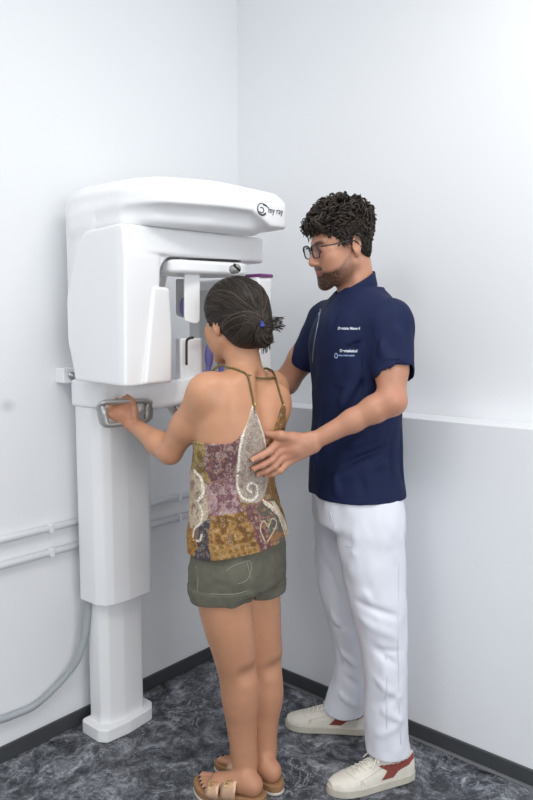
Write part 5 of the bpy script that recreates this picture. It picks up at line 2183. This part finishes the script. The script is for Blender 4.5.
gS.fn(mhairline, (-9,) * 3, (9,) * 3, 0.008, '&')
capm = grow('hair', gS, M_hairm, X_, h=0.003, it=1, color=lambda V: np.array([0.016, 0.012, 0.0095]) * (1 + 0.4 * vnoise(V, 80, 2)[:, None]), lo=mc - 0.16, hi=mc + 0.19)
rs = np.random.RandomState(21)
m = Mesh()
cols = []
n_ok = 0
while n_ok < 900:
    v = rs.normal(size=3)
    v /= np.linalg.norm(v)
    if v[2] < -0.80:
        continue
    base = np.array([v[0] * 0.080, v[1] * 0.096 - 0.009, v[2] * 0.089 + 0.050])
    low = np.interp(base[1], [-0.14, -0.095, -0.06, -0.035, -0.018, 0.016, 0.035, 0.06, 0.09], [-0.060, -0.064, -0.052, -0.030, 0.026, 0.026, 0.004, 0.052, 0.060])
    if base[2] < low + 0.002:
        continue
    n_ok += 1
    topness = np.clip((base[2] - 0.055) / 0.06, 0, 1)
    nrm = np.array([v[0] / 0.082, v[1] / 0.104, v[2] / 0.092]); nrm /= np.linalg.norm(nrm)
    flow = np.array([0.25 * v[0] + rs.normal() * 0.3, 0.75 * (v[1] > -0.3) - 0.3 + rs.normal() * 0.3, -0.45 + rs.normal() * 0.25])
    flow -= nrm * (flow @ nrm); flow /= np.linalg.norm(flow) + 1e-9
    bin_ = np.cross(nrm, flow)
    ln = 0.018 + 0.030 * topness * rs.uniform(0.5, 1.2)
    cr = (0.0034 + 0.0050 * topness) * rs.uniform(0.7, 1.25)
    turns = rs.uniform(0.8, 1.8)
    ph = rs.uniform(0, 6.28)
    lift = 0.003 + 0.008 * topness * rs.uniform(0.2, 1.0)
    N_ = 22
    t = np.linspace(0, 1, N_)[:, None]
    a = ph + t * turns * 2 * math.pi
    pts = base + nrm * (lift * np.sin(t * 2.4)) + flow * (ln * t) + (bin_ * np.cos(a) + nrm * np.sin(a)) * cr * np.minimum(t * 3, 1)
    th_ = rs.uniform(0.0016, 0.0036)
    m.tube((pts * ms) @ MR.T + mc, np.concatenate([np.linspace(th_ * 0.8, th_, 14), np.linspace(th_, th_ * 0.25, 8)]), 6, cap=False)
    cols += [np.array([0.022, 0.0155, 0.0115]) * rs.uniform(0.45, 2.3)] * (N_ * 6)
for i in range(640):                                   # nape and temples, cut short
    a = rs.uniform(-1, 1) if i % 2 else math.copysign(rs.uniform(0.82, 1), rs.uniform(-1, 1))
    s0 = np.array([math.sin(a * 2.05) * 0.062, -0.042 - 0.048 * math.cos(a * 2.05), rs.uniform(-0.056, 0.02)])
    if abs(a) > 0.82:
        s0 = np.array([math.copysign(0.077, a), rs.uniform(0.0, 0.034), rs.uniform(0.008, 0.05)])
        if i % 3:
            s0 = np.array([math.copysign(0.078, a), rs.uniform(-0.055, 0.022), rs.uniform(0.030, 0.082)])
    s0 = s0 if s0[1] > -0.03 else s0 * np.array([1, 1, 1])
    out_ = np.array([s0[0] / 0.07, (s0[1] + 0.03) / 0.06, 0.0]); out_ /= np.linalg.norm(out_)
    t = np.linspace(0, 1, 10)[:, None]
    aa = t * rs.uniform(2, 6) + rs.uniform(0, 6)
    P = s0 + np.array([rs.normal() * 0.3, -0.1, -1.0]) * t * rs.uniform(0.010, 0.018) + out_ * (0.002 + 0.002 * np.sin(aa)) + np.concatenate([np.cos(aa), np.sin(aa), np.cos(aa)], 1) * 0.0022
    if (s0[1] < -0.005 and abs(a) <= 0.82) or (abs(a) > 0.82 and i % 3):
        P = onto((P * ms) @ MR.T + mc, gS, 0.001 + rs.uniform(0, 0.001))
    else:
        P = (P * ms) @ MR.T + mc
    th_ = rs.uniform(0.0012, 0.0022)
    m.tube(P, np.linspace(th_, th_ * 0.4, 10), 6, cap=False)
    cols += [np.array([0.022, 0.0155, 0.0115]) * rs.uniform(0.45, 2.0)] * (10 * 6)
# fringe that falls on the forehead
for i in range(70):
    x = rs.uniform(-0.060, 0.064)
    s0 = np.array([x, 0.062 + rs.uniform(-0.012, 0.01), 0.098 + rs.uniform(-0.012, 0.012)])
    e0 = np.array([x * 1.05 + rs.normal() * 0.008, 0.098 - 7 * x * x + rs.uniform(-0.006, 0.010), 0.052 + rs.uniform(-0.016, 0.02)])
    mid = (s0 + e0) / 2 + np.array([rs.normal() * 0.006, 0.019, 0.008])
    P = spline([s0, mid, e0], 24)
    a = np.linspace(0, rs.uniform(5, 10), 24)[:, None] + rs.uniform(0, 6)
    P = P + np.concatenate([np.cos(a), np.sin(a) * 0.7, np.sin(a)], 1) * np.linspace(0.002, 0.0095, 24)[:, None]
    th_ = rs.uniform(0.0014, 0.0026)
    m.tube((P * ms) @ MR.T + mc, np.concatenate([np.full(14, th_), np.linspace(th_, th_ * 0.3, 10)]), 6, cap=False)
    cols += [np.array([0.022, 0.0155, 0.0115]) * rs.uniform(0.45, 2.3)] * (24 * 6)
cm_ = m.build('curls', M_hairm, capm)
hair_col(cm_, cols, 1)
# brows and short beard hairs
for q in (-1, 1):
    m = Mesh()
    for i in range(60):
        x = rs.uniform(0.012, 0.052)
        z = 0.0245 - 7 * (x - 0.03) ** 2 + rs.uniform(-0.004, 0.004)
        y = 0.094 - 0.35 * x - 3.2 * x * x * 1.2
        p = np.array([q * x, y, z])
        m.tube([QP(*p), QP(*(p + np.array([q * 0.006, 0.0015, 0.002])))], [0.0006, 0.0002], 4, cap=False)
    eb = m.build('eyebrow', M_hairm, X_)
    hair_col(eb, [np.array([0.02, 0.015, 0.012])] * len(eb.data.vertices), 1)
